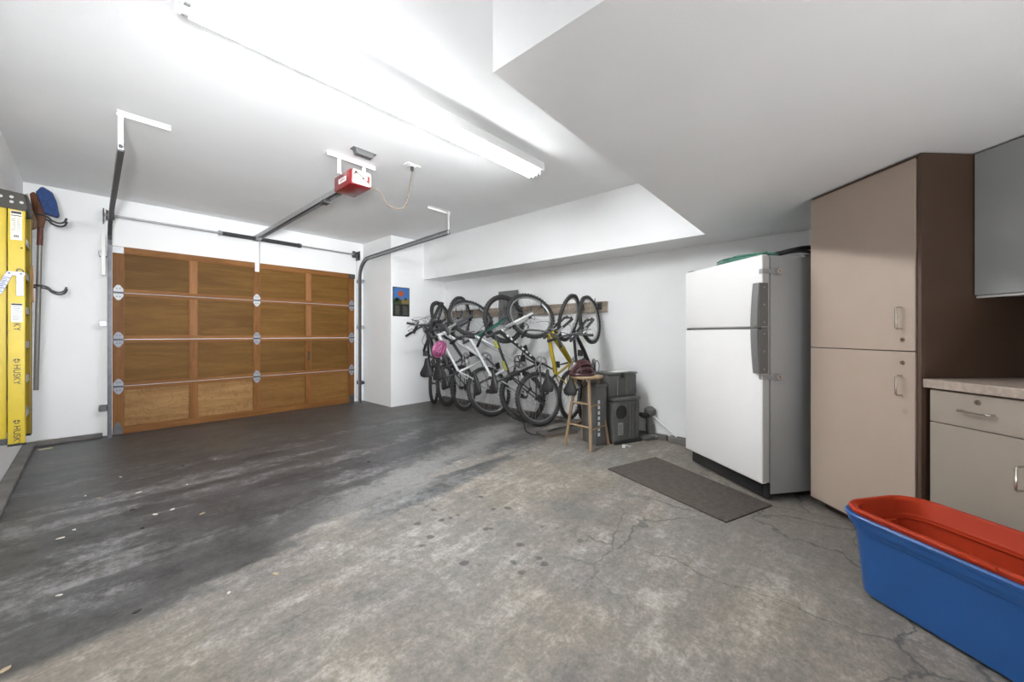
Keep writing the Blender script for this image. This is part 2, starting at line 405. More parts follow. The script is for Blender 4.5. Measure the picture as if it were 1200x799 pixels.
def hinge(x, z, white=False):
    poly = [(-0.012, 0.085), (0.012, 0.085), (0.04, 0.04), (0.04, 0.012), (0.04, -0.012), (0.04, -0.04), (0.012, -0.085), (-0.012, -0.085), (-0.04, -0.04), (-0.04, -0.012), (-0.04, 0.012), (-0.04, 0.04)]
    Mh = Matrix.Translation((x, -0.010, z)) @ Matrix.Rotation(R_(90), 4, 'X')
    h = obj('hinge', MB().prism(poly, 0.0, 0.004, Mh), mat('hinge_bright', (0.5, 0.51, 0.53), 0.5, 0.1) if white else M_HINGE, door)
    obj('knuckle', MB().cyl((x - .042, -0.02, z), (x + .042, -0.02, z), 0.009, n=10), M_STEELD, h)
    gb = MB()
    for dz in (-.045, .045):
        gb.cyl((x - .012, -0.013, z + dz), (x - .012, -0.019, z + dz), 0.006, n=8).cyl((x + .012, -0.013, z + dz), (x + .012, -0.019, z + dz), 0.006, n=8)
    obj('bolt', gb, M_STEELD, h)
for i, z in enumerate(zs[1:4]):
    for x in (0.047, 1.38, DW - 0.047): hinge(x, z, white=(i == 2 and x < 2))
obj('top_bracket', MB().box(0.0, 0.09, -0.03, -0.01, 2.05, 2.12).box(0.0, 0.09, -0.035, -0.03, 2.045, 2.058), M_STEEL, door, 0.002)
obj('top_bracket', MB().box(DW - .09, DW, -0.04, -0.01, 2.05, 2.12), M_STEELD, door, 0.003)
obj('bottom_bracket', MB().prism([(0.005, 0.0), (0.08, 0.0), (0.08, 0.06), (0.06, 0.12), (0.042, 0.14), (0.024, 0.12), (0.005, 0.06)], 0, 0.006, Matrix.Translation((0, -0.011, 0.01)) @ Matrix.Rotation(R_(90), 4, 'X')), M_STEELD, door)
obj('bottom_bracket', MB().box(DW - .085, DW - .005, -0.018, -0.011, 0.01, 0.13), M_STEELD, door, 0.002)
obj('opener_bracket', MB().box(1.355, 1.405, -0.03, -0.008, 2.0, 2.13), M_WHITE, door, 0.003)
obj('door_handle', MB().tube([(2.055, -0.006, 0.86), (2.055, -0.045, 0.85), (2.055, -0.045, 0.76), (2.055, -0.006, 0.75)], 0.009, 8), M_STEELD, door, smooth=True)
obj('bottom_seal', MB().box(0, DW, 0.0, 0.03, -0.0, 0.006), M_BLACK, door)

# torsion spring shaft over the door
t = thing('torsion_spring_shaft', 'dark steel shaft with a long black torsion spring above the garage door', 'spring shaft', (1.55, 6.1, 2.45))
obj('shaft', MB().cyl((-1.45, 0, 0), (1.42, 0, 0), 0.013, n=10), M_STEEL, t, smooth=True)
g = MB(); g.cyl((-0.42, 0, 0), (0.53, 0, 0), 0.024, n=14)
hel = []
for i in range(0, 95 * 8 + 1):
    a = 2 * math.pi * i / 8; hel.append((-0.42 + 0.95 * i / (95 * 8), 0.026 * math.cos(a), 0.026 * math.sin(a)))
g.tube(hel, 0.0042, 4)
obj('coil_spring', g, M_STEELD, t, smooth=True)
for x in (-0.42, 0.53): obj('winding_cone', MB().cyl((x - .02, 0, 0), (x + .02, 0, 0), 0.036, 0.028, n=14), M_STEELD if x > 0 else M_STEEL, t, smooth=True)
for x in (-1.40, 1.38):
    obj('cable_drum', MB().cyl((x - .03, 0, 0), (x + .03, 0, 0), 0.052, 0.046, n=18).cyl((x - .034, 0, 0), (x - .028, 0, 0), 0.06, n=18), M_STEELD, t, smooth=True)
    obj('bearing_plate', MB().box(x + (.05 if x > 0 else -.058), x + (.058 if x > 0 else -.05), -0.05, 0.098, -0.09, 0.06), M_STEELD, t, 0.003)
    obj('lift_cable', MB().cyl((x, -0.045, 0), (x, -0.03, -2.38), 0.0028, n=5), M_STEEL, t)

# tracks
def track(name, label, x, side, ztop, yend, zend):
    t = thing(name, label, 'door track', (x, 6.06, 0))
    yb = 0.0
    zc = ztop - 0.30
    path = [(0, 0, 0.0), (0, 0, zc)]
    for k in range(1, 9):
        a = R_(90 * k / 8); path.append((0, -0.30 * (1 - math.cos(a)), zc + 0.30 * math.sin(a)))
    path.append((0, yend - 6.06, zend))
    # C-shaped channel: two lips and a web swept along the path
    def sweep(prof, m, nm):
        rings = []
        for i, p in enumerate(path):
            a = V(path[max(i - 1, 0)]); b = V(path[min(i + 1, len(path) - 1)])
            tt = (b - a).normalized(); nn = V((0, -tt.z, tt.y)) * -1     # in-plane normal
            rings.append([V(p) + V((side * u, 0, 0)) + nn * v_ for u, v_ in prof])
        return obj(nm, MB().loft(rings), m, t)
    sweep([(0.0, -0.028), (0.003, -0.028), (0.003, 0.028), (0.0, 0.028)], M_STEEL, 'channel_web')
    sweep([(0.0, -0.028), (0.034, -0.028), (0.034, -0.024), (0.0, -0.024)], M_STEELD, 'channel_lip')
    sweep([(0.0, 0.024), (0.034, 0.024), (0.034, 0.028), (0.0, 0.028)], M_STEEL, 'channel_lip')
    for z in (0.32, 1.25, 2.02):
        obj('wall_bracket', MB().box(-side * 0.06, 0.0, 0.02, 0.138, z - .03, z + .03).box(-side * 0.065, -side * 0.055, -0.01, 0.04, z - .02, z + .02), M_STEELD if z < 1 else M_STEEL, t, 0.002)
    return t
tl = track('door_track', 'grey steel door track left of the wooden garage door, bending up to the ceiling', 0.125, 1, 2.36, 3.73, 2.43)
obj('white_cover_strip', MB().box(-0.045, -0.012, 0.0, 0.138, 1.78, 2.22), M_WHITE, tl, 0.003, label='white painted strip')
tr = track('door_track', 'grey steel door track right of the wooden garage door, running beside the pillar', 3.0, -1, 2.36, 3.72, 2.41)
def hanger(x, y, ztop, zbot, x0, x1, lab):
    t = thing('track_hanger', lab, 'bracket', (x, y, ztop))
    obj('ceiling_angle', MB().box(x0 - x, x1 - x, -0.018, 0.018, -0.004, 0).box(x0 - x, x1 - x, 0.014, 0.018, -0.026, 0), M_WHITE, t, 0.002)
    obj('drop_angle', MB().box(-0.014, 0.014, 0, 0.004, zbot - ztop, -0.004).box(-0.014, -0.011, -0.02, 0.004, zbot - ztop, -0.004), M_WHITE, t)
    obj('bolt', MB().cyl((0.0, -0.006, zbot - ztop + .03), (0.0, 0.01, zbot - ztop + .03), 0.013, n=8), M_STEELD, t)
hanger(0.14, 3.74, CEIL, 2.40, 0.12, 0.40, 'white angle bracket hanging the left door track from the ceiling')
hanger(3.0, 3.75, CEIL, 2.38, 2.70, 3.04, 'white angle bracket hanging the right door track from the ceiling')

# ------------------------------------------------------------ door opener
M_RED = mat('opener_red', (0.20, 0.010, 0.014), 0.35, coat=0.3)
M_CREAM = mat('opener_cream', (0.78, 0.74, 0.66), 0.4)
t = thing('door_opener', 'red and cream electric garage door opener hanging from the ceiling on white straps', 'door opener', (1.545, 3.10, 2.40))
g = MB().prism([(-0.095, 0.02), (-0.075, 0.0), (0.075, 0.0), (0.095, 0.02), (0.095, 0.33), (-0.095, 0.33)], 0.0, 0.13)
obj('housing', g, M_RED, t, 0.018, True)
obj('back_plate', MB().prism(rrect(-0.082, 0.082, 0.008, 0.125, 0.02), 0, 0.010, Matrix.Translation((0, 0.004, 0)) @ Matrix.Rotation(R_(90), 4, 'X')), M_CREAM, t, 0.003, True)
obj('red_label', MB().box(0.045, 0.068, -0.0085, -0.006, 0.035, 0.095), M_RED, t, label='small red label')
obj('button', MB().cyl((-0.055, -0.007, 0.10), (-0.055, -0.016, 0.10), 0.012, n=12), M_BLACK, t)
obj('screw', MB().cyl((0.005, -0.006, 0.06), (0.005, -0.013, 0.06), 0.007, n=8), M_BLACK, t)
obj('screw', MB().cyl((-0.068, -0.006, 0.085), (-0.068, -0.013, 0.085), 0.006, n=8), M_BLACK, t)
g = MB()   # white slanted badge with a dark smudge of a logo on the left side
g.box(-0.0970, -0.0950, 0.09, 0.23, 0.045, 0.085)
b_ = obj('badge', g, M_WHITE, t, label='white badge')
g = MB()
for k in range(6): g.box(-0.0978, -0.0972, 0.105 + .018 * k, 0.114 + .018 * k, 0.052 + .004 * (k % 2), 0.078 - .004 * ((k + 1) % 2))
obj('badge_marks', g, M_RED, b_)
g = MB()
for x in (-0.03, 0.03): g.box(x - .004, x + .004, 0.33, 2.95, 0.045, 0.085)
g.box(-0.034, 0.034, 0.33, 2.95, 0.085, 0.09)
obj('rail', g, M_STEEL, t)
obj('drive_chain', MB().cyl((0, 0.33, 0.062), (0, 2.93, 0.062), 0.007, n=6), M_STEELD, t)
obj('trolley', MB().box(-0.03, 0.03, 0.7, 0.8, 0.02, 0.06), M_STEELD, t, 0.003)
obj('header_bracket', MB().box(-0.03, 0.03, 2.93, 3.10, 0.03, 0.10), M_STEEL, t, 0.003)
obj('door_arm', MB().box(-0.004, 0.004, 2.915, 2.921, -0.33, 0.04), M_STEEL, t)
for x in (-0.12, 0.10):
    obj('strap', MB().box(x - .015, x + .015, 0.16, 0.163, 0.115, 0.27), M_WHITE, t)
obj('strap', MB().box(-0.13, 0.11, 0.15, 0.18, 0.116, 0.120), M_WHITE, t)
obj('ceiling_rail', MB().box(-0.23, 0.20, 0.14, 0.20, 0.262, 0.270).box(-0.23, 0.20, 0.14, 0.146, 0.235, 0.27), M_WHITE, t, 0.002)
cord = catmull([(0.0 - .055, -0.018, 0.10), (-0.02, -0.06, 0.05), (0.04, -0.10, -0.02), (0.11, -0.13, -0.07), (0.15, -0.15, -0.15), (0.24, -0.16, -0.17), (0.32, -0.16, -0.12), (0.37, -0.15, 0.05), (0.405, -0.14, 0.225)], 8)
obj('power_cord', MB().tube(cord, 0.0045, 6), mat('brown_cord', (0.13, 0.09, 0.06), 0.6), t, smooth=True)
obj('plug', MB().cyl((0.405, -0.14, 0.22), (0.407, -0.14, 0.255), 0.013, 0.016, n=10), M_BLACK, t, smooth=True)

t = thing('ceiling_outlet', 'white ceiling power socket holding the opener cord plug', 'socket', (1.95, 2.965, CEIL))
obj('plate', MB().box(-0.065, 0.065, -0.04, 0.04, -0.008, 0), M_WHITE, t, 0.003)
obj('socket_face', MB().box(-0.03, 0.03, -0.02, 0.02, -0.013, -0.008), M_WHITE, t, 0.003)
t = thing('radio_receiver', 'small dark grey box fixed to the ceiling behind the red door opener', 'receiver', (1.53, 3.04, CEIL))
obj('case', MB().prism([(-0.085, 0), (0.085, 0), (0.07, -0.045), (-0.07, -0.045)], -0.028, 0.028, Matrix.Rotation(R_(90), 4, 'X')), mat('receiver_grey', (0.10, 0.10, 0.10), 0.5), t, 0.004)
obj('flange', MB().box(-0.10, 0.10, -0.032, 0.032, -0.006, 0), mat('receiver_grey', (0.10, 0.10, 0.10)), t)

# ------------------------------------------------------------ fluorescent light and the added rear fill lamp
M_HOUS = mat('lamp_housing', (0.80, 0.80, 0.79), 0.4)
M_TUBE = mat('lamp_tube', (0.95, 0.98, 1.0), 0.3, emit=TUBE_POWER)
M_TUBE_FILL = mat('added_fill_tube', (0.95, 0.98, 1.0), 0.3, emit=REAR_FILL_POWER)
def lamp(label, loc, rotz, L, m):
    t = thing('fluorescent_light', label, 'ceiling light', loc, rotz)
    obj('housing', MB().prism([(-0.098, 0), (0.098, 0), (0.098, -0.073), (0.094, -0.073), (0.085, -0.058), (-0.085, -0.058), (-0.094, -0.073), (-0.098, -0.073)], -L / 2, L / 2, Matrix.Rotation(R_(90), 4, 'Z') @ Matrix.Rotation(R_(90), 4, 'X')), M_HOUS, t, 0.003)
    for y in (-0.038, 0.038):
        tb = obj('tube', MB().cyl((-L / 2 + .045, y, -0.088), (L / 2 - .045, y, -0.088), 0.019, n=16), m, t, smooth=True)
        for sgn in (-1, 1):
            obj('end_cap', MB().cyl((sgn * (L / 2 - .045), y, -0.088), (sgn * (L / 2 - .02), y, -0.088), 0.0195, n=14), M_STEEL, tb, smooth=True)
    for sgn in (-1, 1):
        for y in (-0.038, 0.038):
            obj('lamp_holder', MB().cbox((sgn * (L / 2 - .013), y, -0.078), (0.022, 0.036, 0.055)), M_WHITE, t, 0.006, True)
    return t
lamp('long white fluorescent batten glowing across the upper ceiling', (1.48, 2.155, CEIL), R_(-1.2), 2.46, M_TUBE)
lamp('unseen fill lamp added as a white batten on the ceiling behind the camera', (-0.05, -2.1, CEIL), R_(90), 1.5, M_TUBE_FILL)  # added out of view to lift the room light, no such lamp known

# ------------------------------------------------------------ ladder, hooks, broom
M_YEL = mat('fibreglass_yellow', (0.56, 0.41, 0.012), 0.42, var=0.06, vscale=5)
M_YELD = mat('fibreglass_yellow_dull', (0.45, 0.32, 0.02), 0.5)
M_CAP = mat('ladder_cap', (0.045, 0.04, 0.032), 0.6)
M_PAPER = mat('sticker_paper', (0.80, 0.77, 0.66), 0.6)
M_STW = mat('sticker_white', (0.75, 0.76, 0.80), 0.5)
M_INK = mat('ink', (0.03, 0.03, 0.035), 0.6)
LY = 4.50; LB = 0.34; LT = 2.165
t = thing('step_ladder', 'folded yellow fibreglass step ladder hanging upright on the left wall', 'ladder', (-0.355, LY, LB))
def crail(x0, x1, y, face, z0, z1, m, nm):
    g = MB(); th = 0.004; fl = 0.026
    g.box(x0, x1, y, y + th * face, z0, z1)
    for xx in (x0, x1 - th): g.box(xx, xx + th, min(y, y + fl * face), max(y, y + fl * face), z0, z1)
    return obj(nm, g, m, t, 0.0012)
HL = LT - LB
crail(-0.0385, 0.0385, 0.0, 1, 0.0, HL - .09, M_YEL, 'front_rail')
crail(-0.090, -0.046, 0.02, 1, 0.035, HL - .07, M_YEL, 'rear_rail')
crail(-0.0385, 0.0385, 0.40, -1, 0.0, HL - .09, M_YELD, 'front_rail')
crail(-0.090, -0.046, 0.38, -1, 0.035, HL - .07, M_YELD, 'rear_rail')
for k in range(6):
    z = 0.20 + k * 0.26
    st_ = obj('step', MB().box(-0.033, 0.033, 0.006, 0.394, z, z + 0.022).box(-0.033, -0.029, 0.006, 0.394, z - .03, z).box(0.029, 0.033, 0.006, 0.394, z - .03, z), M_STEEL, t, 0.002)
    obj('rivet', MB().cyl((0.0385, 0.387, z), (0.043, 0.387, z), 0.007, n=8), M_STEELD, st_)
for k in range(3): obj('rear_brace', MB().box(-0.082, -0.055, 0.024, 0.376, 0.3 + k * .5, 0.32 + k * .5), M_STEEL, t, 0.002)
capg = MB().prism([(-0.092, -0.0), (0.025, -0.0), (0.046, 0.02), (0.046, 0.385), (0.025, 0.405), (-0.092, 0.405)], HL - .11, HL)
cap_ = obj('top_cap', capg, M_CAP, t, 0.008, True)
obj('cap_skirt', MB().prism([(-0.092, HL - .12), (0.040, HL - .13), (0.047, HL - .10), (0.03, HL - .005), (-0.03, HL + .004), (-0.092, HL + .008)], 0.0, 0.006, Matrix.Translation((0, 0.002, 0)) @ Matrix.Rotation(R_(90), 4, 'X')), M_CAP, cap_)
for (x, z, r) in ((-0.07, HL - .045, .010), (-0.022, HL - .04, .010), (-0.022, HL - .075, .010), (0.022, HL - .07, .010)):
    obj('cap_hole', MB().cyl((x, -0.006, z), (x, -0.0075, z), r, n=12), mat('pale_hole', (0.5, 0.49, 0.46), 0.6), cap_)
obj('rubber_foot', MB().box(-0.041, 0.041, -0.004, 0.03, -0.012, 0.004), M_BLACK, t, 0.002)
obj('rubber_foot', MB().box(-0.041, 0.041, 0.375, 0.404, -0.012, 0.004), M_BLACK, t, 0.002)
obj('rubber_foot', MB().box(-0.093, -0.044, 0.016, 0.05, 0.0, 0.045), M_STEELD, t, 0.002)
obj('side_brace', MB().box(0.0386, 0.044, 0.385, 0.400, 0.0, HL - .1), mat('ladder_brown', (0.12, 0.085, 0.05), 0.6), t)
obj('rope', MB().tube(catmull([(0.045, 0.34, 1.34), (0.05, 0.31, 1.26), (0.046, 0.35, 1.15), (0.05, 0.33, 1.05)], 5), 0.008, 6), mat('brown_rope', (0.30, 0.17, 0.07), 0.8), t, smooth=True)
# stickers and writing on the near rail
FX = Matrix.Rotation(R_(90), 4, 'X')
def sticker(x0, x1, z0, z1, m, nm='sticker', lines=None, lab=None):
    s_ = obj(nm, MB().box(x0, x1, -0.0016, -0.0004, z0, z1), m, t, label=lab)
    if lines:
        g = MB()
        for (a, b, c, d) in lines: g.box(x0 + a * (x1 - x0), x0 + b * (x1 - x0), -0.0024, -0.0017, z0 + c * (z1 - z0), z0 + d * (z1 - z0))
        obj('print', g, M_INK, s_)
    return s_
ln = [(0.05, 0.95, 0.9, 0.98), (0.05, 0.95, 0.82, 0.85)]
for k in range(9):
    a = 0.08 if k % 3 else 0.25; ln.append((a, 0.45, 0.75 - k * .055, 0.765 - k * .055)); ln.append((0.55, 0.92 - .1 * (k % 2), 0.74 - k * .055, 0.752 - k * .055))
for k in range(10): ln.append((0.25 + k * .05, 0.27 + k * .05 + .01 * (k % 3), 0.08, 0.17))
sticker(-0.027, 0.024, HL - .345, HL - .135, M_PAPER, lines=ln, lab='cream instruction sticker')
ln = [(0.02, 0.98, 0.9, 0.99)] + [(0.1, 0.9 - .1 * (k % 3), 0.8 - k * .085, 0.82 - k * .085) for k in range(9)]
sticker(-0.024, 0.026, 0.885, 1.02, M_STW, lines=ln, lab='white notice sticker')
def rail_text(s_, size, zc):
    Mx = Matrix.Translation((0.0, -0.0012, zc)) @ FX @ Matrix.Rotation(R_(-90), 4, 'Z')
    obj('lettering', text_mb(s_, size, Mx), M_INK, t, label='black lettering ' + s_) if False else obj('lettering', text_mb(s_, size, Mx), M_INK, t)
def rail_mark(zc, s_=0.021):
    g = MB(); Mx = Matrix.Translation((0.0, -0.0006, zc)) @ FX
    for sx in (-1, 1):
        g.prism([(sx * 0.003, s_ * 0.95), (sx * s_ * 1.1, 0.004), (sx * s_ * 0.5, -0.001), (sx * 0.002, s_ * 0.4)], 0, 0.001, Mx)
        g.prism([(sx * s_ * 1.0, -0.003), (sx * 0.002, -s_ * 0.95), (sx * 0.002, -s_ * 0.3), (sx * s_ * .5, -0.006)], 0, 0.001, Mx)
    obj('emblem', g, M_INK, t)
rail_text('HUSKY', 0.046, 0.505); rail_mark(0.604, 0.017)
rail_text('HUSKY', 0.046, 0.062); rail_mark(0.161, 0.017)
rail_text('KY', 0.046, 0.850)
obj('rail_bolt', MB().cyl((0.022, 0.0, HL - .40), (0.022, -0.004, HL - .40), 0.006, n=8), mat('rust', (0.2, 0.06, 0.02), 0.8), t)

M_LIL = mat('pale_lilac_metal', (0.62, 0.66, 0.82), 0.4, var=0.15, vscale=40)
t2 = thing('folding_bracket', 'pale lilac metal bracket with two arms hooked on the ladder rail', 'bracket', (-0.353, LY - 0.012, 1.575))
obj('crossbar', MB().prism(rrect(-0.048, 0.036, -0.014, 0.014, 0.012), 0, 0.008, Matrix.Translation((0, 0.006, 0)) @ FX), M_LIL, t2, 0.002)
obj('hook', MB().tube(catmull([(-0.0, 0.0, 0.014), (0.0, 0.0, 0.03), (0.014, 0.0, 0.036), (0.026, 0.0, 0.026), (0.028, 0.0, 0.012)], 5), 0.003, 6), M_STEELD, t2, smooth=True)
obj('arm', MB().box(-0.002, 0.030, -0.004, 0.003, -0.16, -0.012), M_LIL, t2, 0.002)
arm = MB(); Mx = Matrix.Translation((-0.036, -0.002, -0.010)) @ Matrix.Rotation(R_(-18), 4, 'Y').inverted()
arm.box(-0.016, 0.016, -0.004, 0.002, -0.145, 0.0, Mx)
ar = obj('arm', arm, M_LIL, t2, 0.002)
g = MB()
for k in range(9): g.box(-0.014, 0.014 - .008 * (k % 2), -0.0052, -0.0042, -0.13 + k * .013, -0.125 + k * .013, Mx)
obj('ruler_marks', g, mat('ink_violet', (0.1, 0.1, 0.22), 0.6), ar)
for x in (-0.034, 0.018): obj('rivet', MB().cyl((x, -0.001, 0.0), (x, -0.004, 0.0), 0.006, n=8), mat('ink_violet', (0.1, 0.1, 0.22)), t2)

def wall_hook(z, label, y):
    t = thing('wall_hook', label, 'hook', (XL, y, z))
    obj('wall_plate', MB().box(0.0, 0.006, -0.06, 0.06, -0.05, 0.05), M_STEELD, t, 0.002)
    for dy, dz in ((-0.05, -0.0), (0.05, -0.012)):
        p = catmull([(0.0, dy, dz), (0.14, dy, dz), (0.185, dy, dz - .012), (0.21, dy, dz - .04), (0.25, dy, dz - .055), (0.285, dy, dz - .04), (0.30, dy, dz + .0)], 6)
        obj('hook_arm', MB().tube(p, 0.0085, 8), M_BLACK, t, smooth=True)
wall_hook(2.24, 'upper black double storage hook on the wall holding the broom head', 5.62)
wall_hook(1.585, 'lower black double storage hook on the wall beside the broom handle', 5.62)

M_BLUE = mat('broom_bristle_blue', (0.035, 0.075, 0.22), 0.8, var=0.3, vscale=60, bump=0.5, bscale=300)
M_BROWNW = wood_material('broom_block', (0.09, 0.035, 0.02), (0.16, 0.065, 0.03), 2, 1, 0, 0.5)
t = thing('broom', 'broom hanging head up, dark blue bristles and long grey handle', 'broom', (-0.334, 5.60, 0.62))
obj('handle', MB().cyl((0.0, 0, 0.0), (0.022, 0.0, 1.34), 0.017, n=12), mat('broom_handle_grey', (0.26, 0.25, 0.24), 0.4, 0.5), t, smooth=True)
obj('grip', MB().cyl((0.022, 0, 1.34), (0.026, 0.0, 1.54), 0.0195, n=12), mat('reddish_sleeve', (0.12, 0.035, 0.02), 0.5), t, smooth=True)
obj('head_block', MB().prism([(-0.035, 1.80), (-0.012, 1.825), (0.012, 1.80), (0.050, 1.70), (0.060, 1.60), (0.045, 1.50), (0.005, 1.50), (-0.015, 1.60)], -0.03, 0.03, Matrix.Rotation(R_(90), 4, 'X')), M_BROWNW, t, 0.01, True)
obj('bristles', MB().prism([(0.000, 1.82), (0.030, 1.875), (0.045, 1.88), (0.10, 1.84), (0.125, 1.76), (0.140, 1.64), (0.125, 1.62), (0.05, 1.64), (0.03, 1.72)], -0.045, 0.045, Matrix.Rotation(R_(90), 4, 'X')), M_BLUE, t, 0.008, True, kind='stuff')
t = thing('scrubbing_brush', 'old brush with flat tan bristles tucked behind the brown broom head', 'brush', (-0.325, 5.52, 2.10))
obj('bristles', MB().prism([(-0.07, 0.28), (-0.05, 0.30), (-0.015, 0.11), (-0.035, 0.09)], -0.03, 0.03, Matrix.Rotation(R_(90), 4, 'X')), mat('tan_bristle', (0.42, 0.36, 0.24), 0.85, bump=0.5, bscale=200), t, 0.004, kind='stuff')
obj('binding', MB().prism([(-0.045, 0.13), (-0.015, 0.13), (0.005, 0.06), (0.0, 0.0), (-0.03, -0.02), (-0.06, 0.0), (-0.05, 0.06)], -0.03, 0.03, Matrix.Rotation(R_(90), 4, 'X')), mat('tan_cloth', (0.22, 0.15, 0.09), 0.9, bump=0.6, bscale=50), t, 0.008, True)
tag(obj('paper_card', MB().box(-0.045, 0.045, -0.03, 0.03, 0, 0.003), mat('card_cream', (0.55, 0.50, 0.32), 0.7)), 'cream paper card lying at the kerb corner under the ladder', 'card').matrix_world = Matrix.Translation((-0.295, 5.93, 0.001)) @ Matrix.Rotation(R_(15), 4, 'Z')
tag(obj('paper_card', MB().box(-0.06, 0.06, -0.03, 0.03, 0, 0.003), mat('card_grey', (0.30, 0.27, 0.22), 0.8)), 'grey brown scrap of board lying on top of the kerb corner', 'card').matrix_world = Matrix.Translation((-0.31, 6.155, 0.044)) @ Matrix.Rotation(R_(-5), 4, 'Z')

# ------------------------------------------------------------ poster on the pillar
t = thing('poster', 'small framed poster of an orange sun over a landscape on the pillar', 'poster', (3.287, 5.3, 1.645))
obj('backing', MB().box(-0.148, 0.148, -0.010, 0, -0.23, 0.23), M_BLACK, t, 0.002)
def pr(x0, x1, z0, z1, c, nm, d=0.0108):
    return obj(nm, MB().box(x0, x1, -d, -0.0101, z0, z1), mat('poster_' + nm + str(c), c, 0.4), t)
pr(-0.135, 0.135, 0.01, 0.218, (0.05, 0.17, 0.42), 'sky')
pr(-0.135, 0.135, -0.045, 0.035, (0.05, 0.06, 0.03), 'meadow', 0.0112)
pr(0.0, 0.13, -0.03, 0.045, (0.20, 0.15, 0.05), 'field', 0.0116)
g = MB().cyl((-0.012, -0.0125, 0.128), (-0.012, -0.0105, 0.128), 0.048, n=24)
obj('sun', g, mat('poster_sun', (0.42, 0.08, 0.02), 0.4), t)
g = MB()
for k in range(12):
    a = 2 * math.pi * (k + .5) / 12; g.cbox((-0.012 + math.cos(a) * .085 * 1.2, -0.0113, 0.125 + math.sin(a) * .072), (0.02, 0.002, 0.016))
obj('clouds', g, mat('poster_cloud', (0.10, 0.10, 0.42), 0.4), t)
g = MB()
for (x, z, r) in ((-0.09, 0.035, .03), (-0.06, 0.025, .035), (-0.115, 0.0, .03), (0.075, 0.045, .022)): g.cyl((x, -0.0128, z), (x, -0.0108, z), r, n=12)
obj('trees', g, mat('poster_tree', (0.02, 0.05, 0.025), 0.5), t)
g = MB(); rr = random.Random(3)
for c in (-0.07, 0.07):
    for k in range(9):
        wd = rr.uniform(0.03, 0.052); z = -0.07 - k * .016; g.box(c - wd, c + wd, -0.0112, -0.0101, z - .004, z + .003)
obj('faint_print', g, mat('poster_print', (0.14, 0.14, 0.11), 0.5), t)

# ------------------------------------------------------------ bicycle rail, panel, hooks
M_RAILW = wood_material('rail_board', (0.22, 0.18, 0.14), (0.34, 0.28, 0.22), 1, 1.0, 0, 0.7)
t = thing('hook_rail', 'long grey brown wooden board with bicycle hooks along the wall', 'rail board', (4.15, 3.6, 1.40))
obj('board', MB().box(-0.04, 0.0, -1.44, 1.66, 0, 0.13), M_RAILW, t, 0.004)
HOOKY = [2.25, 2.50, 3.05, 3.50, 4.25, 4.55, 4.80, 5.12]
for y in HOOKY:
    p = catmull([(-0.04, y - 3.6, 0.09), (-0.07, y - 3.6, 0.10), (-0.13, y - 3.6, 0.09), (-0.16, y - 3.6, 0.12), (-0.155, y - 3.6, 0.16)], 5)
    h_ = obj('hook', MB().tube(p, 0.006, 7), M_BLACK, t, smooth=True)
    obj('hook_plate', MB().box(-0.046, -0.04, y - 3.63, y - 3.57, 0.03, 0.12), M_STEELD, h_, 0.002)
tag(obj('grey_panel', MB().box(-0.008, 0.008, -0.19, 0.19, 0, 0.50), mat('panel_grey', (0.16, 0.16, 0.16), 0.6, var=0.1)), 'flat grey rectangular panel fixed over the hook board behind a front wheel', 'panel').matrix_world = Matrix.Translation((4.098, 3.74, 1.27))

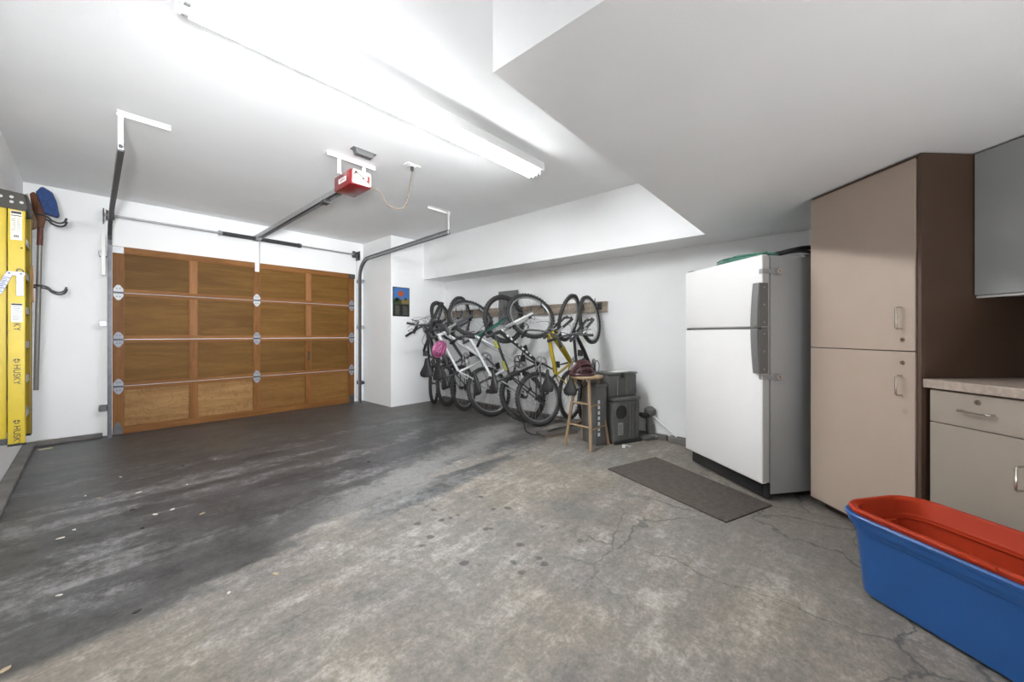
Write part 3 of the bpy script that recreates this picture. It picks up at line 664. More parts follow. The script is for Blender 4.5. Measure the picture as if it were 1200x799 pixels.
# ------------------------------------------------------------ bicycles
M_RIM = mat('rim_alloy', (0.45, 0.45, 0.46), 0.3, 0.85)
M_RIMB = mat('rim_black', (0.05, 0.05, 0.05), 0.4, 0.4)
M_SPOKE = mat('spoke_steel', (0.50, 0.50, 0.51), 0.3, 0.9)
M_SADDLE = mat('saddle_vinyl', (0.022, 0.022, 0.024), 0.45)
M_CHAIN = mat('chain_steel', (0.16, 0.15, 0.14), 0.4, 0.8)
WR = 0.33
def ring(r, z=0, n=48, ax='Y'): return [(r * math.cos(2 * math.pi * k / n), z, r * math.sin(2 * math.pi * k / n)) for k in range(n)]
WM = {}
def wheel_meshes():
    tyre = MB().tube(ring(WR - 0.024), 0.025, 10, closed=True)
    kn = 96                                # tread blocks
    for k in range(kn):
        a = 2 * math.pi * k / kn
        for off in (-0.012, 0.012):
            if (k + (off > 0)) % 2: continue
            Mx = Matrix.Rotation(-a, 4, 'Y') @ Matrix.Translation((WR - 0.002, off, 0))
            tyre.cbox((0, 0, 0), (0.008, 0.016, 0.012), Mx)
    WM['tire'] = tyre.mesh('tire', M_RUBBER, 0, True)
    for nm, m in (('alloy', M_RIM), ('black', M_RIMB)):
        WM['rim_' + nm] = MB().tube(ring(WR - 0.052), 0.0115, 8, closed=True, flat=1.3).mesh('rim', m, 0, True)
    sp = MB()
    for k in range(28):
        a = 2 * math.pi * k / 28; s_ = 1 if k % 2 else -1
        b = a + (0.5 if (k // 2) % 2 else -0.5)
        sp.cyl((0.024 * math.cos(b), s_ * 0.03, 0.024 * math.sin(b)), ((WR - .055) * math.cos(a), s_ * 0.003, (WR - .055) * math.sin(a)), 0.0013, n=4)
    WM['spokes'] = sp.mesh('spokes', M_SPOKE)
    WM['hub'] = MB().cyl((0, -0.05, 0), (0, 0.05, 0), 0.014, n=12).cyl((0, -0.034, 0), (0, -0.029, 0), 0.027, n=16).cyl((0, 0.029, 0), (0, 0.034, 0), 0.027, n=16).mesh('hub', M_STEELD, 0, True)
    g = MB()
    for k, r in enumerate((0.052, 0.047, 0.041, 0.035, 0.029, 0.024)): g.cyl((0, -0.036 - k * .005, 0), (0, -0.039 - k * .005, 0), r, n=22)
    WM['cassette'] = g.mesh('cassette', M_CHAIN)
    g = MB()
    g.tube(ring(0.078, 0.042, 32), 0.004, 6, closed=True)
    for k in range(6):
        a = math.pi * k / 3; g.cyl((0.02 * math.cos(a), 0.042, 0.02 * math.sin(a)), (0.078 * math.cos(a + .4), 0.042, 0.078 * math.sin(a + .4)), 0.0035, n=5)
    WM['brake_disc'] = g.mesh('brake_disc', M_STEEL)
wheel_meshes()
def wheel(name, parent, x, rim, extra=()):
    e = link(name, WM['tire'], parent); e.location = (x[0], 0, x[1]); e.rotation_euler = (0, random.random() * 6, 0)
    for k in ('rim_' + rim, 'spokes', 'hub') + tuple(extra):
        c = link(k.split('_')[0] if k.startswith('rim') else k, WM[k], e)
        if k == 'spokes': c['kind'] = 'stuff'
    return e
def rotY(a): return Matrix.Rotation(a, 4, 'Y')

def bicycle(label, P0, P1, out, col, fork_col, steer=15, rim='alloy', bars='flat', disc=False, susp=True, stripe=None, crank=40, tt_drop=0.0, fat=1.0, saddle_h=0.66):
    P0 = V(P0); P1 = V(P1); L = (P1 - P0).length; sc = L / 1.05
    fwd = (P1 - P0).normalized(); o = V((math.cos(R_(out)), math.sin(R_(out)), 0))
    up = (o - fwd * o.dot(fwd)).normalized(); side = up.cross(fwd)
    M = Matrix(((fwd.x, side.x, up.x, P0.x), (fwd.y, side.y, up.y, P0.y), (fwd.z, side.z, up.z, P0.z), (0, 0, 0, 1))) @ Matrix.Scale(sc, 4)
    t = thing('bicycle', label, 'bicycle', M=M, group=None)
    mf = mat('frame_%s' % '_'.join('%.2f' % c for c in col), col, 0.3, 0.0, coat=0.4)
    mk = mat('frame_%s' % '_'.join('%.2f' % c for c in fork_col), fork_col, 0.3, 0.0, coat=0.4)
    BB = V((0.43, 0, -0.05)); ST = V((0.29, 0, 0.40 - tt_drop)); HT = V((0.795, 0, 0.575)); HB = V((0.838, 0, 0.455))
    g = MB()
    g.cyl(BB, ST, 0.0165); g.cyl(HT, HB, 0.021)
    g.cyl(HT + V((0.008, 0, -0.025)), ST + V((0.005, 0, -.02)), 0.0175 * fat)
    g.tube([HB + V((-.004, 0, .012)), HB * .5 + BB * .5 + V((0.004, 0, -.004)), BB], [0.023 * fat, 0.024 * fat ** 1.5, 0.021 * fat], 12)
    g.cyl(BB + V((0, -.036, 0)), BB + V((0, .036, 0)), 0.024, n=14)
    for s_ in (-1, 1):
        g.tube([BB + V((-.02, s_ * .02, 0)), (0.30, s_ * .042, -0.03), (0.0, s_ * .062, 0.0)], [0.011, 0.011, 0.0085], 8)
        g.tube([ST + V((0, s_ * .012, -.03)), (0.22, s_ * .038, 0.28), (0.0, s_ * .062, 0.006)], [0.0085, 0.0085, 0.0075], 8)
        g.cbox((0.0, s_ * .063, 0.0), (0.035, 0.006, 0.04))
    fr = obj('frame', g, mf, t, smooth=True)
    if stripe:
        ms = mat('stripe_%s' % '_'.join('%.2f' % c for c in stripe), stripe, 0.4)
        g = MB()
        d = (BB - HB); nrm = V((-d.z, 0, d.x)).normalized()
        for k in range(7):
            a = HB + d * (0.12 + .1 * k); b = HB + d * (0.17 + .1 * k)
            for s_ in (-1, 1): g.box(-0.5, 0.5, 0, 0.001, -0.011, 0.011, Matrix(((b.x - a.x, 0, nrm.x, (a.x + b.x) / 2), (0, s_, 0, s_ * 0.0235), (b.z - a.z, 0, nrm.z, (a.z + b.z) / 2), (0, 0, 0, 1))))
        obj('decal', g, ms, fr)
        g = MB(); a = HT + (ST - HT) * .15; b = HT + (ST - HT) * .85
        g.cyl(a, a + (b - a) * .25, 0.0182, n=12); g.cyl(a + (b - a) * .7, b, 0.0182, n=12)
        obj('decal', g, mat('stripe_alt', (0.38, 0.38, 0.06) if col[0] < 0.2 else (0.02, 0.02, 0.02), 0.4), fr, smooth=True)
    # cranks
    ca = R_(crank); cw = link('crankset', None, t)
    g = MB()
    for r, y in ((0.088, -0.050), (0.072, -0.044)):
        g.tube([(BB.x + q[0], y, BB.z + q[2]) for q in ring(r, 0, 32)], 0.004, 6, closed=True)
        for k in range(5):
            a = ca + 2 * math.pi * k / 5; g.cyl((BB.x, y, BB.z), (BB.x + r * math.cos(a), y, BB.z + r * math.sin(a)), 0.007, n=6)
    obj_c = bpy.data.objects; bpy.data.objects.remove(cw)
    cw = obj('chainring', g, M_CHAIN if rim == 'black' else M_RIM, t)
    for s_ in (-1, 1):
        d = V((math.cos(ca), 0, math.sin(ca))) * s_ * 0.17
        p0 = BB + V((0, s_ * .06, 0)); p1 = p0 + d + V((0, s_ * .015, 0))
        c = obj('crank_arm', MB().tube([p0, p1], [0.014, 0.010], 8), M_STEELD, t, smooth=True)
        obj('pedal', MB().cbox(p1 + V((0, s_ * .05, 0)), (0.085, 0.075, 0.022)), M_BLACK, c, 0.006)
    p = []                                        # chain loop
    for k in range(13): a = R_(-90 + 180 * k / 12); p.append((BB.x + .086 * math.cos(a), -0.048, BB.z + .086 * math.sin(a)))
    for k in range(7): a = R_(90 + 180 * k / 6); p.append((.034 * math.cos(a), -0.05, .034 * math.sin(a)))
    p.append((0.05, -0.05, -0.10)); p.append((0.075, -0.05, -0.105))
    obj('chain', MB().tube(p, 0.0042, 4, closed=True), M_CHAIN, t)
    obj('derailleur', MB().cyl((0.02, -0.055, -0.03), (0.06, -0.055, -0.10), 0.010, n=8).cyl((0.06, -0.062, -0.10), (0.06, -0.048, -0.10), 0.02, n=12), M_STEELD, t, smooth=True)
    # seat
    d = (ST - BB).normalized(); sp1 = BB + d * (saddle_h - 0.02)
    obj('seatpost', MB().cyl(ST, sp1, 0.0135), M_STEELD, t, smooth=True)
    obj('seat_clamp', MB().cyl(ST - d * .01, ST + d * .018, 0.0205), M_STEELD, t, smooth=True)
    rings = []
    sx, sz = sp1.x - 0.01, sp1.z + 0.045
    for u, wd, th, zz in ((-0.125, .050, .020, .010), (-0.115, .066, .026, .008), (-0.07, .074, .030, .004), (-0.02, .056, .028, -.002), (0.04, .030, .022, -.006), (0.10, .020, .018, -.006), (0.145, .015, .015, -.010), (0.152, .008, .008, -.012)):
        rings.append([(sx + u, 1.22 * wd * math.cos(2 * math.pi * k / 14), sz + zz + th * math.sin(2 * math.pi * k / 14) * (1 if math.sin(2 * math.pi * k / 14) > 0 else 1.3)) for k in range(14)])
    sd = obj('saddle', MB().loft(rings), M_SADDLE, t, smooth=True)
    g = MB()
    for s_ in (-1, 1): g.tube([(sx - .09, s_ * .03, sz - .02), (sx - .03, s_ * .022, sz - .042), (sx + .04, s_ * .018, sz - .042), (sx + .11, s_ * .008, sz - .018)], 0.0035, 6)
    obj('saddle_rail', g, M_STEELD, sd, smooth=True)
    # steering assembly turns about the head axis: its parts share one rotation
    ax = (HT - HB).normalized(); A = Matrix.Translation(HB) @ Matrix.Rotation(R_(steer), 4, ax) @ Matrix.Translation(-HB)
    FA = V((1.05, 0, 0)); cr = HB - ax * 0.045
    g = MB()
    g.cyl(HB, cr, 0.018, M=A)
    g.tube([cr + V((0, -.052, .0)), cr + V((0, 0, .012)), cr + V((0, .052, .0))], 0.016, 8, M=A)
    for s_ in (-1, 1):
        if susp:
            mid = cr + (FA - cr) * 0.5
            g.cyl(cr + V((0, s_ * .052, .01)), FA + V((-.01, s_ * .055, .015)), 0.0215, 0.018, n=12, M=A)
        else:
            g.tube([cr + V((0, s_ * .03, .0)), cr + (FA - cr) * .6 + V((-.012, s_ * .052, 0)), FA + V((0, s_ * .052, 0))], [0.014, 0.012, 0.009], 8, M=A)
        g.cbox(FA + V((-.004, s_ * .054, .004)), (0.026, 0.008, 0.034), A)
    fk = obj('fork', g, mk, t, smooth=True)
    if susp:
        g = MB()
        for s_ in (-1, 1): g.cyl(cr + V((0, s_ * .052, .012)), cr + (FA - cr) * .32 + V((0, s_ * .052, .012)), 0.0228, n=12, M=A)
        obj('fork_stanchion', g, M_CHROME if rim == 'alloy' else M_BLACK, fk, smooth=True)
    stt = HT + ax * 0.075; clamp = stt + V((0.075, 0, 0.012))
    st_ = obj('stem', MB().cyl(HT - ax * .01, stt + ax * .01, 0.0165, M=A).cyl(stt, clamp, 0.0155, M=A), M_STEELD, t, smooth=True)
    if bars == 'flat':
        hp = [clamp + V((-.045, -.30, .018)), clamp + V((-.02, -.16, .014)), clamp + V((0, -.05, 0)), clamp + V((0, .05, 0)), clamp + V((-.02, .16, .014)), clamp + V((-.045, .30, .018))]
    else:
        hp = [clamp + V((-.13, -.27, .06)), clamp + V((-.03, -.22, .075)), clamp + V((0, -.07, 0)), clamp + V((0, .07, 0)), clamp + V((-.03, .22, .075)), clamp + V((-.13, .27, .06))]
    hb = obj('handlebar', MB().tube(catmull(hp, 5), 0.0125, 8, M=A), M_STEELD, t, smooth=True)
    for s_, q, q2 in ((-1, hp[0], hp[1]), (1, hp[5], hp[4])):
        dd = (q - q2).normalized()
        obj('grip', MB().cyl(q - dd * .11, q + dd * .004, 0.0175, n=12, M=A), M_BLACK, hb, smooth=True)
        b0 = q - dd * .14; lv = MB().cyl(b0, b0 + V((.03, 0, -.012)), 0.010, n=8, M=A)
        lv.tube([b0 + V((.03, 0, -.012)), b0 + V((.055, s_ * .04, -.028)), b0 + V((.05, s_ * .11, -.035))], [0.007, 0.006, 0.005], 6, M=A)
        obj('brake_lever', lv, M_STEELD, hb, smooth=True)
    g = MB()
    for s_ in (-1, 1):
        p0 = A @ (hp[0 if s_ < 0 else 5] * .45 + hp[1 if s_ < 0 else 4] * .55)
        g.tube(catmull([p0, p0 + (A.to_3x3() @ V((.10, 0, .01))), A @ (clamp + V((.13, s_ * .03, -.06))), A @ (HT + V((.06, s_ * .02, -.04))), HB + V((-.02, s_ * .024, .03)), (BB + HB) * .5 + V((0, s_ * .026, 0))], 6), 0.0027, 5)
    obj('cable', g, M_BLACK, t, smooth=True)
    # brakes
    if not disc:
        g = MB()
        for s_ in (-1, 1): g.cyl(cr + V((.055, s_ * .045, -.03)), cr + V((.015, s_ * .035, .055)), 0.008, n=6, M=A)
        obj('brake', g, M_STEELD, t)
    fwN = link('front_wheel', WM['tire'], t)
    Mw = A @ Matrix.Translation(FA) @ rotY(random.random() * 6)
    fwN.matrix_local = Mw
    for k in ('rim_' + rim, 'spokes', 'hub') + (('brake_disc',) if disc else ()):
        c = link('rim' if k.startswith('rim') else k, WM[k], fwN)
        if k == 'spokes': c['kind'] = 'stuff'
    wheel('rear_wheel', t, (0, 0), rim, ('cassette',) + (('brake_disc',) if disc else ()))
    return t, M, A

f_, cx_, hy_ = 442.0, 600.0, 391.0
FV = V((math.cos(YAW), math.sin(YAW), 0)); RV = V((math.sin(YAW), -math.cos(YAW), 0))
def at(px, py, z=0.0):
    Z = f_ * (H - z) / (py - hy_); l = (px - cx_) / f_ * Z; p = FV * Z + RV * l
    return V((p.x, p.y, z))
def onX(px, py, X):
    k = (px - cx_) / f_; d = FV + RV * k; Z = X / d.x
    return V((X, Z * d.y, H - (py - hy_) / f_ * Z))
BLK = (0.02, 0.02, 0.022); WHT = (0.72, 0.72, 0.72); GRN = (0.015, 0.14, 0.10)
bicycle('black bicycle hanging farthest left beside the pillar, saddle turned to the corner', (3.72, 5.02, 0.335), (3.80, 5.12, 1.36), 222, BLK, BLK, -22, 'black', crank=70)
bicycle('black bicycle hanging second from the pillar, behind the pink helmet', (3.72, 4.70, 0.335), (3.80, 4.88, 1.36), 207, (0.05, 0.05, 0.055), BLK, 14, 'black', crank=10)
bicycle('dark grey bicycle with silver rims hanging third from the pillar', (3.72, 4.30, 0.335), (3.80, 4.50, 1.38), 198, (0.09, 0.09, 0.10), (0.25, 0.25, 0.26), -12, 'alloy', bars='riser', crank=120)
bicycle('white framed bicycle with silver rims hanging fourth from the pillar', (3.74, 3.78, 0.335), (3.78, 4.20, 1.38), 170, WHT, (0.10, 0.10, 0.11), 18, 'alloy', crank=35)
bicycle('white bicycle with a green fork hanging in front of the grey panel', (3.76, 3.17, 0.335), (3.80, 3.55, 1.34), 162, (0.66, 0.67, 0.68), GRN, -14, 'black', crank=150, susp=False)
bicycle('black and white mountain bicycle with yellow stripes hanging in the middle right', (3.72, 2.88, 0.335), (3.78, 3.05, 1.38), 162, (0.03, 0.03, 0.03), WHT, 20, 'alloy', disc=True, stripe=(0.75, 0.75, 0.75), crank=60)
bicycle('yellow framed bicycle hanging second from the stool', (3.79, 2.46, 0.42), (3.80, 2.50, 1.33), 186, (0.50, 0.37, 0.02), BLK, -16, 'alloy', bars='riser', crank=95, fat=1.45)
bicycle('black bicycle with silver rims hanging nearest the stool', (3.79, 2.23, 0.42), (3.80, 2.20, 1.30), 190, (0.03, 0.03, 0.035), BLK, 10, 'alloy', crank=20)

# helmets
def helmet(label, M, col, dark):
    t = thing('bicycle_helmet', label, 'helmet', M=M)
    mc = mat('helmet_%.2f_%.2f' % (col[0], col[2]), col, 0.3, coat=0.5)
    prof = []
    rings = []
    for i in range(9):
        a = R_(90 * i / 8); r = math.cos(a); rings.append([(0.145 * r * math.cos(2 * math.pi * k / 24) + 0.01 * (1 - r), 0.105 * r * math.sin(2 * math.pi * k / 24), 0.115 * math.sin(a)) for k in range(24)])
    rings = [r_ for r_ in rings if abs(r_[0][0]) > 1e-4 or True]
    obj('liner', MB().loft([[(x * .95, y * .95, z * .95) for x, y, z in r_] for r_ in rings]), mat('helmet_liner_%.2f' % col[0], tuple(c * .55 + .004 for c in col), 0.45), t, smooth=True)
    for j in range(-3, 4):                              # shell ribs with open vents between them
        g = MB(); p = []
        for i in range(15):
            u = -1 + 2 * i / 14
            y = 0.105 * 0.30 * j * math.sqrt(max(0, 1 - u * u * .85)); x = 0.142 * u
            z = 0.118 * math.sqrt(max(0.0, 1 - u * u - (y / .108) ** 2)); p.append((x, y, max(z, 0.01)))
        g.tube(p, [0.007 + 0.009 * math.sin(math.pi * i / 14) for i in range(15)], 8)
        obj('shell_rib', g, mc, t, smooth=True)
    g = MB().tube([(0.148 * math.cos(2 * math.pi * k / 32), 0.108 * math.sin(2 * math.pi * k / 32), 0.008) for k in range(32)], 0.012, 8, closed=True)
    obj('rim_band', g, mc, t, smooth=True)
    for u in (-.07, .07): 
        g = MB().tube([(u, 0.105 * math.cos(R_(a)) * .93, 0.115 * math.sin(R_(a))) for a in range(10, 171, 20)], 0.009, 8)
        obj('cross_rib', g, mc, t, smooth=True)
    g = MB()
    for s_ in (-1, 1): g.tube(catmull([(0.05, s_ * .095, 0.0), (0.02, s_ * .07, -.07), (0.0, 0, -.11)], 5), 0.005, 5)
    obj('strap', g, M_BLACK, t)
    return t
pk = onX(515, 409, 3.02)
helmet('pink bicycle helmet hanging among the leftmost handlebars', Matrix.Translation(pk) @ V((-0.72, -0.62, 0.30)).to_track_quat('Z', 'Y').to_matrix().to_4x4() @ Matrix.Rotation(R_(70), 4, 'Z') @ Matrix.Scale(0.76, 4), (0.30, 0.07, 0.17), BLK)

# ------------------------------------------------------------ stool with helmet
M_STOOL = wood_material('stool_pine', (0.30, 0.205, 0.125), (0.40, 0.29, 0.185), 2, 1.2, 0, 0.45)
SX, SY, SH = 3.40, 2.01, 0.715
t = thing('bar_stool', 'light wooden round bar stool with turned rungs under a dark red helmet', 'stool', (SX, SY, 0), R_(0))
obj('seat', MB().lathe([(0.0, SH - .03), (0.15, SH - .03), (0.163, SH - .024), (0.168, SH - .012), (0.163, SH - .002), (0.15, SH), (0.0, SH - .002)], 36), M_STOOL, t, smooth=True)
feet = [(-0.15, 0.165), (-0.185, -0.155), (0.155, -0.165), (0.19, 0.165)]
tops = [(-0.075, 0.08), (-0.085, -0.075), (0.075, -0.08), (0.085, 0.08)]
def legp(k, z): a = z / (SH - .03); return V((feet[k][0] + (tops[k][0] - feet[k][0]) * a, feet[k][1] + (tops[k][1] - feet[k][1]) * a, z))
for k in range(4): obj('leg', MB().tube([legp(k, 0), legp(k, .35), legp(k, SH - .03)], [0.0155, 0.0175, 0.0165], 12), M_STOOL, t, smooth=True)
for k, zs_ in ((0, (.22, .44)), (1, (.20, .42)), (2, (.22, .44)), (3, (.20, .42))):
    for z in zs_:
        a = legp(k, z); b = legp((k + 1) % 4, z)
        obj('rung', MB().tube([a, a * .5 + b * .5, b], [0.0085, 0.0115, 0.0085], 10), M_STOOL, t, smooth=True)
helmet('dark red and black bicycle helmet resting on the wooden stool seat', Matrix.Translation((SX - 0.04, SY + 0.03, SH + 0.004)) @ Matrix.Rotation(R_(-30), 4, 'Z') @ Matrix.Diagonal((0.88, 0.98, 1.2, 1)), (0.055, 0.010, 0.014), BLK)
t = thing('wire_loop', 'curled grey wire holder standing on the stool seat beside the helmet', 'wire', (SX + 0.10, SY - 0.05, SH))
obj('wire', MB().tube(catmull([(0, 0, 0.003), (0.02, -0.015, 0.03), (0.03, -0.02, 0.10), (0.01, -0.01, 0.145), (-0.015, 0.01, 0.12), (-0.02, 0.015, 0.05), (0.0, 0.03, 0.004)], 6), 0.004, 6), M_STEELD, t, smooth=True)

# ------------------------------------------------------------ cases beside the stool
M_CASE = mat('case_grey', (0.14, 0.14, 0.13), 0.5, var=0.15, vscale=12)
M_CASED = mat('case_dark', (0.025, 0.025, 0.025), 0.5)
bx = at(719, 521); bx2 = at(746.5, 516.5)
ang = math.atan2((bx2 - bx).y, (bx2 - bx).x)
t = thing('tool_chest', 'dark grey moulded plastic chest with a round recess on the floor by the stool', 'tool chest', (bx.x, bx.y, 0), ang)
CW = 0.36; CD = 0.30
obj('body', MB().box(0, CW, 0, CD, 0.0, 0.44), M_CASE, t, 0.02, True)
obj('lid', MB().box(-.01, CW + .01, -.012, CD, 0.44, 0.475), M_CASE, t, 0.012, True)
for x in (0.21, 0.255, 0.30): obj('rib', MB().box(x, x + .018, -0.012, 0.0, 0.05, 0.42), M_CASE, t, 0.004)
g = MB().cyl((0.09, -0.004, 0.33), (0.09, -0.022, 0.33), 0.075, 0.068, n=28)
r_ = obj('round_vent', g, M_CASED, t, smooth=True)
obj('vent_rim', MB().tube([(0.09 + .077 * math.cos(2 * math.pi * k / 30), -0.012, 0.33 + .077 * math.sin(2 * math.pi * k / 30)) for k in range(30)], 0.007, 7, closed=True), M_CASE, r_, smooth=True)
s_ = obj('label_plate', MB().box(0.06, 0.125, -0.004, 0.001, 0.09, 0.215), mat('label_grey', (0.42, 0.42, 0.40), 0.6), t, label='pale grey label')
g = MB()
for k in range(6): g.box(0.065, 0.115 - .01 * (k % 2), -0.0052, -0.0041, 0.105 + k * .017, 0.110 + k * .017)
obj('label_print', g, M_INK, s_)
obj('foot_bar', MB().box(0.0, CW, -0.03, 0.0, 0.0, 0.03), M_CASED, t, 0.006)
t = thing('storage_case', 'tall dark grey case with a grooved front standing on the grey chest', 'case', (bx.x, bx.y, 0.475), ang)
obj('body', MB().box(-0.03, CW - .005, 0.04, 0.31, 0.0, 0.235), M_CASE, t, 0.018, True)
for x in (0.08, 0.20): obj('groove_rib', MB().box(x, x + .02, 0.028, 0.04, 0.02, 0.21), M_CASE, t, 0.004)
obj('lid_plate', MB().box(-0.035, CW, 0.035, 0.315, 0.235, 0.255), M_CASE, t, 0.008, True)
obj('latch', MB().box(0.13, 0.17, 0.025, 0.04, 0.20, 0.25), M_CASED, t, 0.003)
tag(obj('paper_sheet', MB().box(-0.10, 0.12, -0.06, 0.06, 0, 0.004), M_WHITE), 'white sheet of paper lying on the tall dark grey case', 'paper').matrix_world = Matrix.Translation(V((bx.x, bx.y, 0.7315)) + Matrix.Rotation(ang, 3, 'Z') @ V((0.17, 0.13, 0))) @ Matrix.Rotation(ang + .2, 4, 'Z')
# second chest half hidden behind the stool
Mc = at(703, 516)
t = thing('tool_box', 'narrow grey box hidden behind the stool legs, left of the chest', 'box', (bx.x - .03, bx.y + .02, 0), ang + R_(90))
obj('body', MB().box(0.02, 0.25, 0.03, 0.17, 0, 0.60), mat('box_grey', (0.12, 0.12, 0.115), 0.5), t, 0.012, True)
obj('lid', MB().box(0.015, 0.255, 0.025, 0.175, 0.60, 0.63), M_CASE, t, 0.006, True)
g = MB()
for k in range(7): g.box(0.016, 0.021, 0.12, 0.145, 0.10 + k * .055, 0.135 + k * .055)
obj('white_marks', g, M_STW, t, label='column of white marks')
# hand tool and its base
gp = at(758, 515)
t = thing('floor_tool', 'dark grey hand tool with a bent neck standing by the wall on a flat base', 'tool', (gp.x + .05, gp.y, 0), ang)
obj('base', MB().prism(rrect(-0.11, 0.17, -0.06, 0.07, 0.03), 0.0, 0.045), M_CASE, t, 0.012, True)
obj('neck', MB().tube(catmull([(0.06, 0.03, 0.04), (0.045, 0.03, 0.14), (0.03, 0.03, 0.22), (0.01, 0.03, 0.26)], 5), [0.045] * 6 + [0.036] * 5 + [0.03] * 5, 12), M_CASE, t, smooth=True)
obj('motor_housing', MB().tube([(0.04, 0.03, 0.24), (0.05, 0.03, 0.27), (0.055, 0.03, 0.31), (0.05, 0.03, 0.335)], [0.04, 0.062, 0.06, 0.03], 14), M_CASE, t, smooth=True)
obj('nozzle', MB().tube([(0.03, 0.03, 0.25), (-0.05, 0.03, 0.25), (-0.11, 0.03, 0.285)], [0.034, 0.03, 0.024], 12), M_CASED, t, smooth=True)
obj('trigger_strip', MB().cbox((-0.09, 0.03, 0.295), (0.05, 0.03, 0.008), ), M_STW, t, 0.002)
obj('switch_marks', MB().cbox((0.06, -0.06, 0.03), (0.05, 0.004, 0.01)), M_STW, t)
a_ = onX(767, 490, 4.11); b2_ = onX(800, 517, 4.07)
tag(obj('white_rod', MB().cyl((0, 0, 0), tuple(V((4.075, 1.34, 0.062)) - V((4.10, 1.62, 0.26))), 0.008, n=8), M_WHITE, smooth=True), 'thin white rod slanting down the wall to the kerb left of the fridge', 'rod').location = (4.10, 1.62, 0.26)
tp = at(731, 524)
t = thing('plug_tag', 'small white plug with a curled tag lying on the floor before the chest', 'plug', (tp.x, tp.y, 0), 0.4)
obj('plug_body', MB().box(-0.03, 0.025, -0.016, 0.016, 0.0, 0.024), M_WHITE, t, 0.005, True)
obj('lead', MB().tube(catmull([(0.025, 0, 0.01), (0.05, -.02, 0.008), (0.03, -.05, 0.006), (0.06, -.07, 0.005)], 5), 0.004, 6), M_STW, t, smooth=True)
# cable and dark board under the bicycles
t = thing('floor_board', 'dark flat board lying on the floor under the yellow bicycle', 'board', (3.56, 2.50, 0), R_(-20))
obj('board', MB().box(-0.22, 0.22, -0.10, 0.10, 0.0, 0.03), mat('dark_board', (0.10, 0.09, 0.08), 0.7, var=0.2), t, 0.004)
obj('edge_strip', MB().box(-0.22, 0.22, -0.106, -0.10, 0.0, 0.022), mat('board_edge', (0.16, 0.12, 0.09), 0.6), t)
pts = [at(614, 496), at(617, 506), at(632, 510), at(650, 507), at(668, 503), at(682, 500)]
for p_ in pts: p_.z = 0.007
pts[0].z = 0.03
for k in (3, 4, 5): pts[k].z = 0.042
tag(obj('black_cable', MB().tube(catmull(pts, 8), 0.007, 6), M_BLACK, smooth=True), 'black rubber cable curling over the floor from the bicycle wheels', 'cable')

# ------------------------------------------------------------ mat on the floor
Mm = mat('rubber_mat', (0.085, 0.070, 0.058), 0.85, var=0.25, vscale=25, bump=0.8, bscale=220)
g = MB().prism([(2.898, 1.514), (3.470, 1.330), (3.010, 0.380), (2.551, 0.552)], 0.0, 0.009)
tag(obj('door_mat', g, Mm, None, 0.003), 'long dark brown floor mat lying before the white fridge', 'mat')

# ------------------------------------------------------------ fridge
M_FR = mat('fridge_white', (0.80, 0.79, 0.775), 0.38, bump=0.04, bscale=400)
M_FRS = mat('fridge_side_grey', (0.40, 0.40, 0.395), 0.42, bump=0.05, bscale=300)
M_FRH = mat('fridge_handle_grey', (0.17, 0.165, 0.16), 0.45)
M_GASK = mat('gasket', (0.5, 0.5, 0.49), 0.6)
W = 0.822
FRZ = R_(-127.8)
t = thing('refrigerator', 'white two door refrigerator with grey sides and padlock hasps beside the cabinets', 'fridge', (3.538, 1.09, 0), FRZ)
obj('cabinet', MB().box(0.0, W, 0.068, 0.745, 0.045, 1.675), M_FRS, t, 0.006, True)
obj('gasket', MB().box(0.012, W - .012, 0.05, 0.068, 0.125, 1.665), M_GASK, t)
for a, b, nm in ((0.12, 1.172, 'fridge_door'), (1.186, 1.68, 'freezer_door')):
    d_ = obj(nm, MB().box(0.0, W, 0.0, 0.05, a, b), M_FR, t, 0.010, True, seg=3)
    obj('edge_trim', MB().box(W - .0005, W + .0035, 0.004, 0.048, a + .01, b - .01), M_GASK, d_)
obj('hinge_cap', MB().box(0.01, 0.07, 0.01, 0.06, 1.172, 1.186), M_STEELD, t)
obj('divider', MB().box(0.07, W - .01, 0.004, 0.06, 1.174, 1.184), M_FRH, t)
obj('top_hinge', MB().box(0.01, 0.07, 0.02, 0.10, 1.68, 1.69), M_FRH, t, 0.003)
for z0, z1, bow in ((1.19, 1.485, 1), (0.87, 1.17, -1)):
    zr = [(z0 + (z1 - z0) * k / 8) for k in range(9)]
    rings = []
    for k, z in enumerate(zr):
        u = k / 8.0; u = u if bow > 0 else 1 - u       # broad at the middle of the pair, narrowing outwards
        out = 0.045 - 0.014 * u ** 2; wd = 0.052 - 0.006 * u
        rings.append([(W - wd, -0.002, z), (W - wd, -out, z), (W - wd + .016, -out - .006, z), (W + .003, -out + .004, z), (W + .003, -0.002, z)])
    h_ = obj('door_handle', MB().loft(rings), M_FRH, t, 0.003, label='dark grey moulded handle')
    obj('handle_mount', MB().box(W + .0028, W + .007, -0.03, 0.042, z0, z1), M_FRH, h_, 0.002)
    for zz in (z0 + .03, (z0 + z1) / 2, z1 - .03): obj('handle_screw', MB().cyl((W + .007, 0.01, zz), (W + .010, 0.01, zz), 0.006, n=8), M_STEEL, h_)
for z in (1.565, 0.845):
    h_ = obj('hasp', MB().box(W + .0036, W + .008, -0.004, 0.10, z - .016, z + .016).box(W - .02, W + .004, -0.006, -0.0005, z - .016, z + .016), M_STEEL, t, 0.002)
    obj('lock_barrel', MB().cyl((W + .006, 0.115, z), (W + .028, 0.115, z), 0.022, 0.019, n=18), M_CHROME, h_, smooth=True)
    obj('lock_plate', MB().box(W + .0005, W + .006, 0.085, 0.148, z - .026, z + .026), M_STEEL, h_, 0.004)
    obj('key_slot', MB().box(W + .028, W + .0285, 0.112, 0.118, z - .008, z + .008), M_BLACK, h_)
